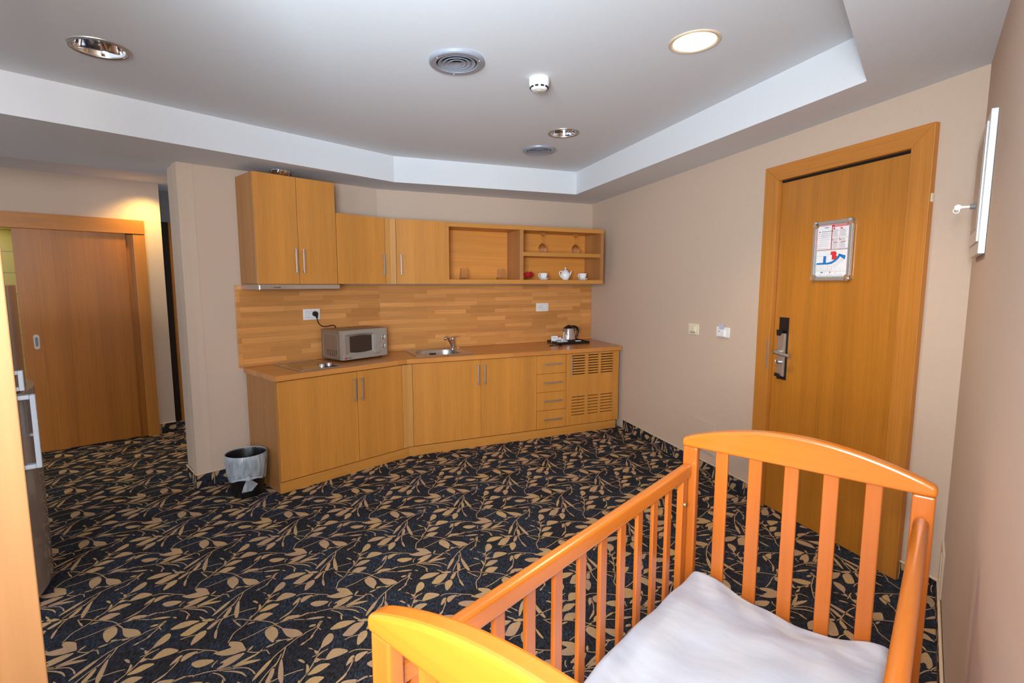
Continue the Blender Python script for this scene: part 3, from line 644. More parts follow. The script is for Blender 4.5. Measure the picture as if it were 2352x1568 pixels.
def cup(label1, label2, s_):
    p = on_shelf(s_, .13)
    sc = MB().lathe([(.0001, 0), (.036, 0), (.04, .004), (.066, .017), (.067, .0185), (.062, .0175), (.038, .008), (.0001, .007)], (0, 0, 0), 40).build('saucer', M['china'], None, smooth=True)
    place(sc, (*p, ZSH)); tag(sc, label2, 'saucer', 'white saucers')
    r = thing('teacup', label1, 'cup', (*p, ZSH+.0085), aU1, 'white teacups')
    MB().lathe([(.0001, 0), (.026, 0), (.029, .012), (.038, .03), (.0415, .06), (.040, .06), (.036, .03), (.026, .012), (.0001, .008)], (0, 0, 0), 36).build('bowl', M['china'], r, smooth=True)
    MB().tube([(-.038, 0, .052), (-.05, 0, .054), (-.058, 0, .044), (-.053, 0, .026), (-.036, 0, .018)], .004, 10).build('handle', M['china'], r, smooth=True)
cup('white teacup on a saucer left of the teapot', 'white saucer under the left teacup', 1.568); cup('white teacup on a saucer right of the teapot', 'white saucer under the right teacup', 2.035)
r = thing('teapot', 'small white china teapot with a round knob lid between the two cups', 'teapot', (*on_shelf(1.823, .13), ZSH), aU1)
MB().lathe([(.0001, 0), (.028, 0), (.03, .004), (.046, .025), (.05, .048), (.046, .07), (.032, .088), (.022, .093)], (0, 0, 0), 36).build('pot_body', M['china'], r, smooth=True)
ld = MB().lathe([(.027, .090), (.026, .096), (.012, .104), (.006, .110), (.0001, .112)], (0, 0, 0), 30).build('lid', M['china'], r, smooth=True)
MB().sphere((0, 0, .121), .009).build('knob', M['china'], ld, smooth=True)
MB().tube([(-.034, 0, .088), (-.062, 0, .088), (-.072, 0, .075), (-.062, 0, .045), (-.042, 0, .02)], .0055, 10).build('handle', M['china'], r, smooth=True)
MB().tube([(.04, 0, .04), (.056, 0, .055), (.064, 0, .075), (.073, 0, .09)], [.014, .011, .008, .006], 12).build('spout', M['china'], r, smooth=True)
# glass bowl on top of the tall cabinet
mb = MB().lathe([(.0001, .0), (.045, 0), (.06, .015), (.068, .045), (.064, .045), (.055, .018), (.0001, .008)], (0, 0, 0), 24)
for k in range(16):
    a = k*math.pi/8; mb.tube([(.058*math.cos(a), .058*math.sin(a), .012), (.069*math.cos(a+.3), .069*math.sin(a+.3), .045)], .003, 6)
q = mb.build('glass_bowl', M['chrome'], None, smooth=True); place(q, (*fr(D0, aK0, .235, .09), 2.2835)); tag(q, 'shiny patterned metal bowl standing on top of the tall wall cabinet', 'bowl')

# ------------------------------------------------------------------ on the worktop
ZW = .8582
h = thing('electric_hob', 'black glass electric hob with two silver knobs set in the worktop', 'hob', (*fr(A, aK0, .20, .03), ZW), aK0)
mb = MB().box(0, .33, 0, .014, 0, .008).box(0, .33, .476, .49, 0, .008).box(0, .012, .014, .476, 0, .008).box(.318, .33, .014, .476, 0, .008)
mb.build('steel_frame', M['steel'], h, bevel=.002); box('glass_plate', M['hob'], h, .012, .318, .014, .476, 0, .006, bevel=0)
box('control_strip', M['black'], h, .215, .30, .02, .2, .006, .0065, bevel=0)
for x, y in ((.20, .085), (.268, .105)):
    MB().lathe([(.0001, .030), (.017, .030), (.019, .027), (.021, .0065), (.0001, .0065)], (x, y, 0), 24).build('knob', M['alu'], h, smooth=True)
# microwave
mo = fr(A, aK0, .625, .215)
m_ = thing('microwave', 'silver microwave oven with two round dials standing in the worktop corner', 'microwave', (*mo, ZW), aK0+rad(5))
WM, DM, HM, zb = .452, .30, .248, .014
bd = MB().box(0, WM, .03, DM, zb, zb+HM).build('case', M['mw_body'], m_, bevel=.006)
mb = MB()
for i in range(5):
    for j in range(4):
        if i == 0 and j == 0 or i in (0, 4) and j == 0: continue
        mb.box(-.0008, .001, .06+i*.032+.01, .06+i*.032+.022, zb+.035+j*.013, zb+.041+j*.013)
mb.build('side_vent', M['void'], bd)
MB().tube([(-.0005, .055, zb+.02), (-.0005, .25, zb+.02), (-.0005, .265, zb+.035), (-.0005, .265, zb+.2), (-.0005, .25, zb+.215), (-.0005, .08, zb+.215), (-.0005, .06, zb+.19), (-.0005, .06, zb+.035)], .0015, 6).build('side_ridge', M['silver'], bd)
for x in (.03, WM-.03):
    for y in (.06, DM-.04): MB().lathe([(.0001, 0), (.012, 0), (.012, .0145), (.0001, .0145)], (x, y, 0), 14).build('foot', M['black'], m_)
xd = .378
def arc(x0, x1, z, dz, n=10): return [(x0+(x1-x0)*k/n, z+dz*math.sin(math.pi*(.12+.76*k/n))) for k in range(n+1)]
# door: frame around window opening (window hole between curved edges)
top_o = zb+HM-.004; bot_o = zb+.004
wx0, wx1 = .085, .303; wt = arc(wx0, wx1, zb+.186, .012); wb = arc(wx0, wx1, zb+.066, -.014)
ox0, ox1 = .03, .314; ot = arc(ox0, ox1, zb+.203, .013); ob = arc(ox0, ox1, zb+.042, -.012)
dm = MB()
# outer front ring at y=-.002 .. between rectangle and outer opening
def ring(mb, A_, B_, ya, yb):
    n = len(A_); vs = [(x, ya, z) for x, z in A_]+[(x, yb, z) for x, z in B_]
    mb.add(vs, [(i, (i+1) % n, n+(i+1) % n, n+i) for i in range(n)])
O_ = ot+ob[::-1]; I_ = wt+wb[::-1]
rect = [(0+(xd)*k/10, top_o) for k in range(11)]+[(xd-(xd)*k/10, bot_o) for k in range(11)]
ring(dm, rect, O_, -.004, -.004); ring(dm, O_, I_, -.004, .016); ring(dm, rect, rect, -.004, .03)
dm.build('door', M['silver'], m_, bevel=0)
MB().box(wx0-.01, wx1+.01, .017, .02, zb+.04, zb+.21).build('window', M['mw_glass'], m_)
MB().box(.317, .374, -.012, -.003, zb+.035, zb+.2).build('door_handle', M['silver'], m_, bevel=.006)
cp = MB().box(xd+.0015, WM, -.004, .03, zb+.004, zb+HM-.004).build('control_panel', M['silver'], m_, bevel=.004)
for z in (zb+.165, zb+.088):
    kb = MB().lathe([(.0001, -.022), (.019, -.021), (.021, -.017), (.023, -.004), (.0001, -.004)], (xd+.039, 0, z), 28, 'y').build('dial', M['chrome'], m_, smooth=True)
    MB().box(xd+.035, xd+.043, -.028, -.02, z-.018, z+.018).build('grip', M['silver'], kb, bevel=.002)
ink('printed_mark', 'red_ink', [(xd+.008, xd+.024, zb+.124, zb+.129), (xd+.052, xd+.068, zb+.124, zb+.129)], cp, -.0048, .0008)
ink('dial_tick', 'grey_ink', [(xd+.01, xd+.016, zb+.192, zb+.194), (xd+.036, xd+.041, zb+.196, zb+.198), (xd+.06, xd+.066, zb+.192, zb+.194)], cp, -.0048, .0008)
text('badge', 'VOX', .019, M['dark_ink'], m_, (.068, -.0045, zb+.019), (rad(90), 0, 0))
MB().yprism([(.02, zb+.011), (.034, zb+.009), (.046, zb+.02), (.040, zb+.028), (.03, zb+.02), (.024, zb+.026)], -.005, -.004).build('badge_mark', M['red'], m_)
# sink
sk = thing('sink', 'stainless steel inset sink with a rounded bowl beside the microwave', 'sink', (*fr(B, aK1, .115, .085), ZW), aK1)
SW, SD = .54, .455
mb = MB()
oval = []
bx0, bx1, by0, by1, rr = .05, .46, .045, .36, .13
for cx, cy, t0 in ((bx1-rr, by1-rr, 0), (bx0+rr, by1-rr, 90), (bx0+rr, by0+rr, 180), (bx1-rr, by0+rr, 270)):
    for k in range(9): t = rad(t0+k*11.25); oval.append((cx+rr*math.cos(t), cy+rr*math.sin(t)))
bm = bmesh.new(); es = []
for lp in ([(0, 0), (SW, 0), (SW, SD), (0, SD)], oval):
    vs = [bm.verts.new((x, y, .004)) for x, y in lp]; es += [bm.edges.new((vs[i], vs[(i+1) % len(vs)])) for i in range(len(vs))]
bmesh.ops.triangle_fill(bm, use_beauty=True, use_dissolve=False, edges=es)
me = bpy.data.meshes.new('rim'); bm.to_mesh(me); bm.free(); me.materials.append(M['steel']); rim = bpy.data.objects.new('rim', me); COL.objects.link(rim); rim.parent = sk
mb = MB().box(0, SW, -.001, .004, 0, .007).box(0, SW, SD-.004, SD+.001, 0, .007).box(-.001, .004, 0, SD, 0, .007).box(SW-.004, SW+.001, 0, SD, 0, .007)
mb.build('rim_edge', M['steel'], sk, bevel=.001)
cxm, cym = (bx0+bx1)/2, (by0+by1)/2; n_ = len(oval); vs = []; fs = []
prof = [(1., .004), (.985, -.004), (.96, -.10), (.9, -.135), (.5, -.145), (.12, -.148)]
for (k_, z) in prof: vs += [(cxm+(x-cxm)*k_, cym+(y-cym)*k_, z) for x, y in oval]
for q in range(len(prof)-1): fs += [(q*n_+i, q*n_+(i+1) % n_, (q+1)*n_+(i+1) % n_, (q+1)*n_+i) for i in range(n_)]
fs.append([(len(prof)-1)*n_+i for i in range(n_)])
# the bowl is let into the worktop: a cut-out is made below
bowl = MB().add(vs, fs).build('bowl', M['steel'], sk, smooth=True)
mb = MB()
for i in range(6): mb.box(.215+i*.011, .221+i*.011, by1-.012, by1-.0095, -.05, -.02)
mb.build('overflow_grid', M['void'], sk)
# cut the slab and carcass top so that the bowl drops in
cut = MB().add([(cxm+(x-cxm)*1.0, cym+(y-cym)*1.0, z) for z in (-.2, .05) for x, y in oval], [list(range(n_))[::-1], list(range(n_, 2*n_))]+[(i, (i+1) % n_, n_+(i+1) % n_, n_+i) for i in range(n_)])
cutv = [fr(fr(B, aK1, .115, .085), aK1, v[0], v[1])+(v[2]+ZW,) for v in cut.v]
def cut_hole(o):
    me = bpy.data.meshes.new('cutter'); Mi = (Matrix.Translation(o.location) @ Matrix.Rotation(o.rotation_euler[2], 4, 'Z')).inverted() if o.location.length else Matrix.Identity(4)
    me.from_pydata([tuple(Mi @ Vector(v)) for v in cutv], [], cut.f); me.update()
    co = bpy.data.objects.new('cutter', me); COL.objects.link(co)
    co.matrix_world = (Matrix.Translation(o.location) @ Matrix.Rotation(o.rotation_euler[2], 4, 'Z'))
    md = o.modifiers.new('cut', 'BOOLEAN'); md.operation = 'DIFFERENCE'; md.object = co; md.solver = 'EXACT'
    bpy.context.view_layer.update()
    dg = bpy.context.evaluated_depsgraph_get(); nm = bpy.data.meshes.new_from_object(o.evaluated_get(dg))
    o.modifiers.clear(); o.data = nm; bpy.data.objects.remove(co)
for o in list(bpy.data.objects):
    if o.name.startswith('worktop_slab') and abs(o.rotation_euler[2]-aK1) < 1e-6:
        o.modifiers.clear(); cut_hole(o)
# tap
tp = thing('tap', 'chrome mixer tap with a swan spout and lever behind the sink bowl', 'tap', (*fr(B, aK1, .575, .485), ZW+.0045), aK1)
MB().lathe([(.0001, 0), (.026, 0), (.026, .006), (.021, .012), (.02, .085), (.023, .09), (.022, .104), (.012, .118), (.0001, .12)], (0, 0, 0), 28).build('tap_body', M['chrome'], tp, smooth=True)
MB().tube([(-.01, -.01, .028), (-.03, -.03, .06), (-.07, -.075, .115), (-.09, -.10, .128), (-.108, -.122, .125)], [.012, .012, .0115, .012, .013], 14).sphere((-.113, -.128, .118), .017).build('spout', M['chrome'], tp, smooth=True)
MB().tube([(0, 0, .112), (.03, .0, .118), (.062, 0, .12)], [.006, .004, .0035], 10).sphere((.066, 0, .12), .0055).build('lever', M['chrome'], tp, smooth=True)
# tray, kettle and tea things
ty = thing('serving_tray', 'black rectangular tray carrying the kettle and sachets', 'tray', (*fr(B, aK1, 1.70, .345), ZW), aK1)
TW, TD = .375, .27
mb = MB().box(0, TW, 0, TD, .0, .006).box(0, TW, 0, .008, .006, .026).box(0, TW, TD-.008, TD, .006, .026).box(0, .008, .008, TD-.008, .006, .026).box(TW-.008, TW, .008, TD-.008, .006, .026)
mb.build('tray_body', M['black'], ty, bevel=.0015)
MB().box(-.0006, .006, -.0008, .006, .004, .026).build('corner_trim', M['alu'], ty)
kp = fr(B, aK1, 1.905, .50)
kt = thing('kettle', 'polished steel electric kettle with a black handle and lid on the tray', 'kettle', (*kp, ZW+.0065), aK1)
MB().lathe([(.0001, 0), (.078, 0), (.078, .01), (.072, .016), (.0001, .016)], (0, 0, 0), 32).build('power_base', M['black'], kt, smooth=True)
MB().lathe([(.0001, .017), (.070, .017), (.073, .022), (.074, .035), (.066, .09), (.056, .145), (.053, .152)], (0, 0, 0), 40).build('kettle_body', M['chrome'], kt, smooth=True)
MB().lathe([(.054, .150), (.055, .156), (.04, .170), (.02, .176), (.016, .186), (.0001, .188)], (0, 0, 0), 32).build('lid', M['black'], kt, smooth=True)
MB().add([(-.05, -.02, .15), (-.05, .02, .15), (-.083, 0, .146), (-.055, -.016, .105), (-.055, .016, .105)], [(0, 1, 2), (0, 2, 3), (1, 4, 2), (3, 2, 4), (0, 3, 4, 1)]).build('spout', M['chrome'], kt)
MB().tube([(.02, 0, .168), (.07, 0, .168), (.105, 0, .155), (.12, 0, .12), (.112, 0, .08), (.092, 0, .045), (.074, 0, .03)], [.012, .013, .013, .013, .012, .009, .006], 12).box(.056, .068, -.012, .012, .02, .15).build('handle', M['black'], kt, smooth=True)
MB().tube([(-.075, -.03, .006), (-.11, -.03, .022), (-.16, -.05, .032), (-.215, -.09, .026), (-.26, -.13, .006), (-.3, -.17, -.0025), (-.34, -.19, -.0025), (-.335, -.2, -.002), (-.29, -.215, -.002), (-.262, -.222, .002)], .0033, 8).build('power_cord', M['black'], kt, smooth=True)
MB().lathe([(.0001, 0), (.016, .0), (.018, .01), (.016, .03), (.007, .045)], (-.25, -.225, .012), 16, 'x').tube([(-.262, -.222, .008), (-.25, -.222, .012)], .004, 6).build('plug', M['black'], kt, smooth=True)
random.seed(3)
for k, (x, y, zz, w_, h_, tilt, lab) in enumerate(((.035, .16, .0, .075, .07, 8, 'upright white printed card at the back left of the tray'), (.055, .135, 0, .05, .055, 16, 'white paper tea sachet leaning in front of the printed card'), (.085, .115, 0, .045, .045, 22, 'white paper tea sachet standing beside the kettle base'), (.105, .07, 0, .05, .032, 38, 'folded white paper sachet near the front of the tray'))):
    q = box('tea_sachet' if k else 'printed_card', M['paper'], None, -w_/2, w_/2, -.003, .003, 0, h_, bevel=.001)
    p = fr(fr(B, aK1, 1.70, .345), aK1, x+.03*(k > 0), y); place(q, (*p, ZW+.009), aK1+.25*k-.1); q.rotation_euler = (rad(-tilt), 0, aK1+.25*k-.1)
    tag(q, lab, 'sachet' if k else 'card', 'white sachets on the tray' if k else None)
    if k == 0: ink('printed_line', 'dark_ink', [(-.012, .022, .046, .049), (-.03, -.025, .06, .065)], q, -.0038, .0008)
labs = ['red sugar stick lying at the front of the tray, nearest its left side', 'red sugar stick lying on the tray in front of the kettle', 'red sugar stick lying beside the kettle base', 'red sugar stick lying on the right of the tray', 'red sugar stick resting across the right edge of the tray']
for k, (x, y, rz) in enumerate(((.16, .03, .2), (.2, .055, -.2), (.25, .03, .1), (.3, .05, .3), (.33, .1, -.1))):
    mb = MB().box(-.035, .035, -.009, .009, 0, .007); mb.mi = 1; mb.box(-.012, .012, -.0092, -.0088, .001, .006).box(-.012, .012, -.0088, .006, .007, .0074)
    q = mb.build('sugar_stick', [M['red'], M['paper']], None); place(q, (*fr(fr(B, aK1, 1.70, .345), aK1, x, y), ZW+.0062+(.012 if k > 2 else 0)+.004*(k % 2)), aK1+rz)
    if k > 2: q.location.z = ZW+.0065
    tag(q, labs[k], 'sachet', 'red sugar sticks on the tray')
q = box('creamer_packet', M['paper'], None, -.03, .03, -.012, .012, 0, .012); place(q, (*fr(fr(B, aK1, 1.70, .345), aK1, .325, .15), ZW+.0065), aK1-.4); tag(q, 'small white packet at the right side of the tray behind the red sticks', 'sachet')

# sockets on the splashback
so = thing('socket', 'white double wall socket with a black plug in it above the microwave', 'socket', (*fr(Lw, aF2, .555, -.0142), 1.243), aF2)
box('plate', M['white'], so, -.073, .073, -.009, 0, -.045, .045, bevel=.003); box('blank_insert', M['white'], so, -.05, -.022, -.012, -.0085, -.022, .022, bevel=.001)
ink('insert_outline', 'grey_ink', border(-.052, -.02, -.024, .024, .0012)+border(-.052, .05, -.028, .028, .0012), so, -.0095, .0008)
mc = thing('power_plug', 'black plug and curved cable running from the left socket down behind the microwave', 'plug', (*fr(Lw, aF2, .555, -.0142), 1.243), aF2)
MB().lathe([(.0001, -.045), (.014, -.045), (.02, -.036), (.022, -.0125), (.0001, -.0125)], (.024, 0, .004), 20, 'y').tube([(.026, -.036, .0), (.03, -.036, -.03)], [.012, .008], 12).build('plug_head', M['black'], mc, smooth=True)
MB().tube([(.03, -.036, -.028), (.034, -.036, -.055), (.05, -.034, -.085), (.08, -.03, -.105), (.12, -.028, -.108), (.155, -.028, -.1), (.18, -.026, -.101), (.2, -.02, -.112), (.205, -.013, -.14)], .0042, 8).build('cable', M['black'], mc, smooth=True)
so = thing('socket', 'white double wall socket with nothing plugged in, to the left above the kettle', 'socket', (*fr(W, aK1w, 1.785, -.0142), 1.241), aK1w)
box('plate', M['white'], so, -.078, .078, -.009, 0, -.045, .045, bevel=.003)
ink('socket_holes', 'dark_ink', [(-.046, -.04, -.002, .003), (-.035, -.029, -.002, .003), (-.024, -.018, -.002, .003), (-.036, -.028, .016, .019), (-.036, -.028, -.019, -.016)], so, -.0095, .0008)
ink('insert_outline', 'grey_ink', border(-.058, -.004, -.026, .026, .001)+border(.0, .055, -.026, .026, .001), so, -.0095, .0008)

# ------------------------------------------------------------------ waste bin
wb_ = fr(A, aK0, -.152, .20)
b = thing('waste_bin', 'black waste bin lined with a knotted clear bag between pillar and base cabinet', 'bin', (*wb_, 0), rad(30))
MB().lathe([(.0001, .004), (.098, .004), (.1, .0), (.104, .02), (.128, .295), (.132, .3), (.129, .302), (.125, .29), (.1, .02), (.0001, .012)], (0, 0, 0), 40).build('bucket', M['black'], b, smooth=True)
mb = MB(); n_ = 72; vs = []; fs = []; random.seed(5)
jit = [random.uniform(-.003, .003) for _ in range(n_)]
rows_ = [(.104, .08, 0), (.117, .2, .3), (.127, .297, .0), (.1335, .306, .2), (.137, .30, .5), (.1365, .25, 1.), (.132, .19, 1.2), (.123, .135, 1.6), (.1165, .118, 2.)]
for (r_, z_, w_) in rows_:
    for k in range(n_):
        a = 2*math.pi*k/n_; fold = .0012*w_*math.sin(13*a+z_*40)+jit[k]*w_*.35
        front = max(0, math.cos(a+math.pi/2))   # towards local -y
        zz = z_+(.012*math.sin(3*a) if w_ > 1.5 else 0)+(.02*front if w_ > 1.5 else 0)
        vs.append(((r_+fold)*math.cos(a), (r_+fold)*math.sin(a), zz))
for q in range(len(rows_)-1): fs += [(q*n_+i, q*n_+(i+1) % n_, (q+1)*n_+(i+1) % n_, (q+1)*n_+i) for i in range(n_)]
bg = MB().add(vs, fs).build('bag', M['bag'], b, smooth=True, fix=False)
# knot and tail at the front (local -y)
MB().sphere((0, -.142, .152), .02, 1.1, 14).tube([(-.09, -.1, .14), (-.04, -.13, .15), (0, -.14, .152)], [.004, .008, .014], 8).tube([(.09, -.1, .14), (.04, -.13, .15), (0, -.14, .152)], [.004, .008, .014], 8).build('knot', M['bag'], b, smooth=True)
MB().add([(-.012, -.14, .145), (.014, -.14, .145), (.06, -.119, .10), (.02, -.117, .055), (-.045, -.115, .05), (-.03, -.124, .10), (0, -.13, .10)], [(0, 1, 6), (1, 2, 6), (2, 3, 6), (3, 4, 6), (4, 5, 6), (5, 0, 6)]).build('bag_tail', M['bag'], b, fix=False)

# ------------------------------------------------------------------ ceiling fittings
NT = Vector((-.0237, .0006, 1)).normalized().to_track_quat('Z', 'Y').to_euler()
def downlight(label, x, y, lit):
    r = thing('downlight', label, 'ceiling light', (x, y, zt(x, y)), 0, 'recessed ceiling downlights'); r.rotation_euler = NT
    MB().lathe([(.097, .001), (.098, -.004), (.112, -.007), (.117, -.004), (.118, -.0005)], (0, 0, 0), 48).build('trim_ring', M['bead' if lit else 'satin'], r, smooth=True)
    MB().lathe([(.103, -.006), (.1, -.002), (.097, .004), (.093, .03), (.08, .075), (.06, .11)], (0, 0, 0), 48).build('reflector', M['glow_metal' if lit else 'chrome'], r, smooth=True)
    MB().lathe([(.061, .108), (.0001, .108)], (0, 0, 0), 32).build('lamp_holder', M['bulb' if lit else 'steel'], r)
    if lit:
        MB().lathe([(.0001, .035), (.025, .04), (.038, .06), (.036, .085), (.03, .107), (.0001, .1075)], (0, 0, 0), 24).build('bulb', M['bulb'], r, smooth=True)
    else: MB().lathe([(.0001, .06), (.02, .065), (.025, .085), (.02, .107), (.0001, .1075)], (0, 0, 0), 24).build('bulb', M['china'], r, smooth=True)
downlight('unlit round chrome downlight at the left of the ceiling', *LIGHTS[0], False); downlight('lit round downlight glowing near the entrance door side', *LIGHTS[1], True); downlight('unlit round chrome downlight beside the far ceiling vent', *LIGHTS[2], False)
def vent(label, x, y, sc=1.):
    r = thing('ceiling_vent', label, 'vent', (x, y, zt(x, y)), 0, 'round ceiling vents'); r.rotation_euler = NT; r.scale = (sc, sc, 1)
    MB().lathe([(.1, -.012), (.104, -.017), (.130, -.017), (.136, -.012), (.137, 0), (.13, .0), (.1, -.0005), (.1, -.012)], (0, 0, 0), 56).build('flange', M['vent'], r, smooth=True)
    MB().lathe([(.101, -.002), (.0001, -.002)], (0, 0, 0), 40).build('duct_opening', M['void'], r)
    for q, (ra, rb) in enumerate(((.068, .092), (.044, .069), (.021, .046))):
        MB().lathe([(rb, -.012), (rb+.001, -.0145), (rb-.002, -.016), (rb-.008, -.013), (ra, -.0045), (ra-.001, -.003), (ra+.003, -.003), (rb-.006, -.010), (rb, -.012)], (0, 0, 0), 48).build('louvre_ring', M['vent'], r, smooth=True)
    MB().lathe([(.0001, -.012), (.018, -.0125), (.026, -.0155)], (0, 0, 0), 32).build('centre_disc', M['vent'], r, smooth=True)
    for a in (1.3, 3.4, 5.5): MB().sphere((.119*math.cos(a), .119*math.sin(a), -.017), .0035, .5, 10).build('screw', M['white'], r, smooth=True)
vent('large grey round vent nearest the viewer on the raised ceiling', -.273, 2.677); vent('grey round vent at the far end of the raised ceiling', .224, 4.408)
x, y = .147, 2.921
r = thing('smoke_detector', 'white smoke detector on the ceiling between the two vents', 'smoke detector', (x, y, zt(x, y)), 0)
MB().lathe([(.055, 0), (.056, -.022), (.054, -.024)], (0, 0, 0), 40, capb=False).build('base', M['white'], r, smooth=True)
MB().lathe([(.054, -.0245), (.055, -.032), (.049, -.046), (.045, -.048), (.0445, -.055), (.036, -.062), (.034, -.063), (.0001, -.063)], (0, 0, 0), 40).build('sensor_head', M['white'], r, smooth=True)
mb = MB()
for k in range(10):
    a = k*math.pi/5; mb.tube([(.0475*math.cos(a+t*.09), .0475*math.sin(a+t*.09), -.05) for t in range(-2, 3)], .0045, 6)
mb.build('vent_slot', M['void'], r)
MB().lathe([(.012, -.0625), (.011, -.0645), (.0001, -.065)], (0, 0, 0), 20).build('indicator', M['cream'], r, smooth=True)

# ------------------------------------------------------------------ crib
ca, aC = (.591, 1.722), rad(-40.8)
cr = thing('baby_crib', 'orange beech baby crib with slatted sides standing in the foreground', 'crib', (*ca, 0), aC)
CW, CL = .677, 1.256
def crib_end(y0, y1, near):
    for x0, x1 in ((0, .05), (CW-.05, CW)):
        MB().box(x0, x1, y0, y1, 0, .945).build('post', M['crib'], cr, bevel=.006, seg=3)
    n = 24; top = [(-.002+(CW+.004)*k/n, .972+.072*math.sin(math.pi*k/n)**.85) for k in range(n+1)]
    MB().yprism([(CW+.002, .945), (-.002, .945)]+top, y0-.006, y1+.004).build('arched_board', M['crib_h'], cr, bevel=.009, seg=3)
    for k in range(5):
        x = .109+k*.1037; yc = (y0+y1)/2
        MB().box(x, x+.04, yc-.006, yc+.006, .29, .947).build('slat', M['crib'], cr, bevel=.003)
    MB().box(.05, CW-.05, y0+.004, y1-.004, .23, .30).build('bottom_rail', M['crib_h'], cr, bevel=.004)
crib_end(0., .03, False); crib_end(-CL, -CL+.03, True)
def crib_side(x0, x1, rnd):
    xc = (x0+x1)/2
    def yb(nm, r_, z):   # long rail along local y, meshed along x so that the grain follows it
        L_ = CL-.035
        if not isinstance(r_, tuple): m2 = MB().tube([(0, 0, 0), (.012, 0, 0), (L_-.012, 0, 0), (L_, 0, 0)], [r_*.8, r_, r_, r_*.8], 20)
        else: m2 = MB().box(0, L_, -r_[0]/2, r_[0]/2, -r_[1]/2, r_[1]/2)
        o = m2.build(nm, M['crib_h'], cr, smooth=not isinstance(r_, tuple), bevel=0 if not isinstance(r_, tuple) else .009, seg=3); o.location = (xc, -CL+.03+.0, z); o.rotation_euler = (0, 0, rad(90)); return o
    if rnd: yb('side_rail', .0168, .872)
    else: yb('side_rail', (.03, .047), .8625)
    yb('lower_rail', (.024, .05), .27)
    for k in range(11):
        y = -.155-k*.1022
        MB().box(xc-.006, xc+.006, y-.0165, y+.0165, .29, .846).build('slat', M['crib'], cr, bevel=.003)
    for y in (-.045, -CL+.075):
        MB().box(xc-.011, xc+.011, y-.018, y+.018, .25, .845).build('stile', M['crib'], cr, bevel=.003)
crib_side(0.006, .036, False); crib_side(CW-.048, CW-.004, True)
MB().lathe([(.0001, .008), (.006, .0075), (.009, .004), (.0095, 0)], (.032, -.045, .755), 20, 'x').build('bolt', M['brass'], cr, smooth=True)
MB().box(.04, CW-.05, -CL+.035, -.006, .36, .38).build('base_board', M['crib_h'], cr)
# mattress
nx, ny = 60, 110; vs = []; fs = []; random.seed(11)
def ztop(x, y):
    u = (x-.045)/.585; v = -y/1.2
    z = .535+.02*math.sin(math.pi*min(1, max(0, u)))*0
    far = math.exp(-((y+.0)/.16)**2)
    z += far*(-.05*math.exp(-((x-.36)/.2)**2)+.018*math.exp(-((x-.13)/.06)**2)-.03*math.exp(-((x-.03)/.03)**2)-.015)
    z += .006*math.sin(9*x+6*y)+.004*math.sin(23*x-11*y+1)+.0025*math.sin(47*x+13*y)+.003*math.sin(31*y+5*math.sin(7*x))
    z += .016*math.exp(-((x-.06)/.1)**2)*math.exp(-((y+.5)/.35)**2)
    return z
for j in range(ny+1):
    for i in range(nx+1):
        u, v = i/nx, j/ny; x = .042+.585*u; y = -.004-1.19*v
        e = min(u, 1-u)*.585; e2 = min(v, 1-v)*1.19; ed = min(e, e2); drop = .05*(1-min(1, ed/.03))**2
        vs.append((x, y, ztop(x, y)-drop))
g = lambda i, j: j*(nx+1)+i
for j in range(ny):
    for i in range(nx): fs.append((g(i, j), g(i, j+1), g(i+1, j+1), g(i+1, j)))
per = [(i, 0) for i in range(nx+1)]+[(nx, j) for j in range(1, ny+1)]+[(i, ny) for i in range(nx-1, -1, -1)]+[(0, j) for j in range(ny-1, 0, -1)]
o0 = len(vs); vs += [(vs[g(*p)][0], vs[g(*p)][1], .382) for p in per]
for k in range(len(per)): fs.append((g(*per[k]), g(*per[(k+1) % len(per)]), o0+(k+1) % len(per), o0+k))
fs.append([o0+k for k in range(len(per))][::-1])
q = MB().add(vs, fs).build('crib_mattress', M['sheet'], None, smooth=True); place(q, (*ca, 0), aC)
tag(q, 'crib mattress under a creased white cotton sheet inside the crib', 'mattress')

# ------------------------------------------------------------------ fridge at the left edge
fo = (-2.198, 2.248); aR = math.atan2(.43, -.36)
f = thing('refrigerator', 'glossy grey refrigerator with white loop handles seen edge-on at the far left', 'refrigerator', (*fo, 0), aR)
box('fridge_body', M['fridge_edge'], f, .0, .56, .062, .60, .04, 1.49, bevel=.006)
for x in (.05, .51):
    for y in (.1, .55): MB().lathe([(.0001, 0), (.018, 0), (.018, .041), (.0001, .041)], (x, y, 0), 14).build('foot', M['black'], f)
def cdoor(nm, z0, z1, bl):
    n = 18; pts = [(.56*k/n, .02-bl*math.sin(math.pi*k/n)**.8) for k in range(n+1)]
    d_ = MB().prism(pts+[(.56, .056), (0, .056)], z0, z1); return d_.build(nm, M['fridge'], f, bevel=.003)
d1 = cdoor('lower_door', .035, 1.005, .055); d2 = cdoor('upper_door', 1.012, 1.493, .022)
for dd, z0, z1 in ((d1, .035, 1.005), (d2, 1.012, 1.493)): box('edge_trim', M['fridge_edge'], dd, -.006, -.0005, .018, .056, z0, z1)
def loop(parent, x, z0, z1, y0, w=.03, t=.026):
    mb = MB().box(x-w/2, x+w/2, y0, y0+t, z0, z1).box(x-w/2, x+w/2, y0+t, .03, z0, z0+t).box(x-w/2, x+w/2, y0+t, .03, z1-t, z1)
    return mb.build('handle', M['handle_white'], parent, bevel=.003)
loop(d1, .035, .655, .998, -.05, .036, .02); loop(d1, .10, .79, .985, -.042, .016, .014)
loop(d2, .03, 1.02, 1.112, -.018, .03, .018)

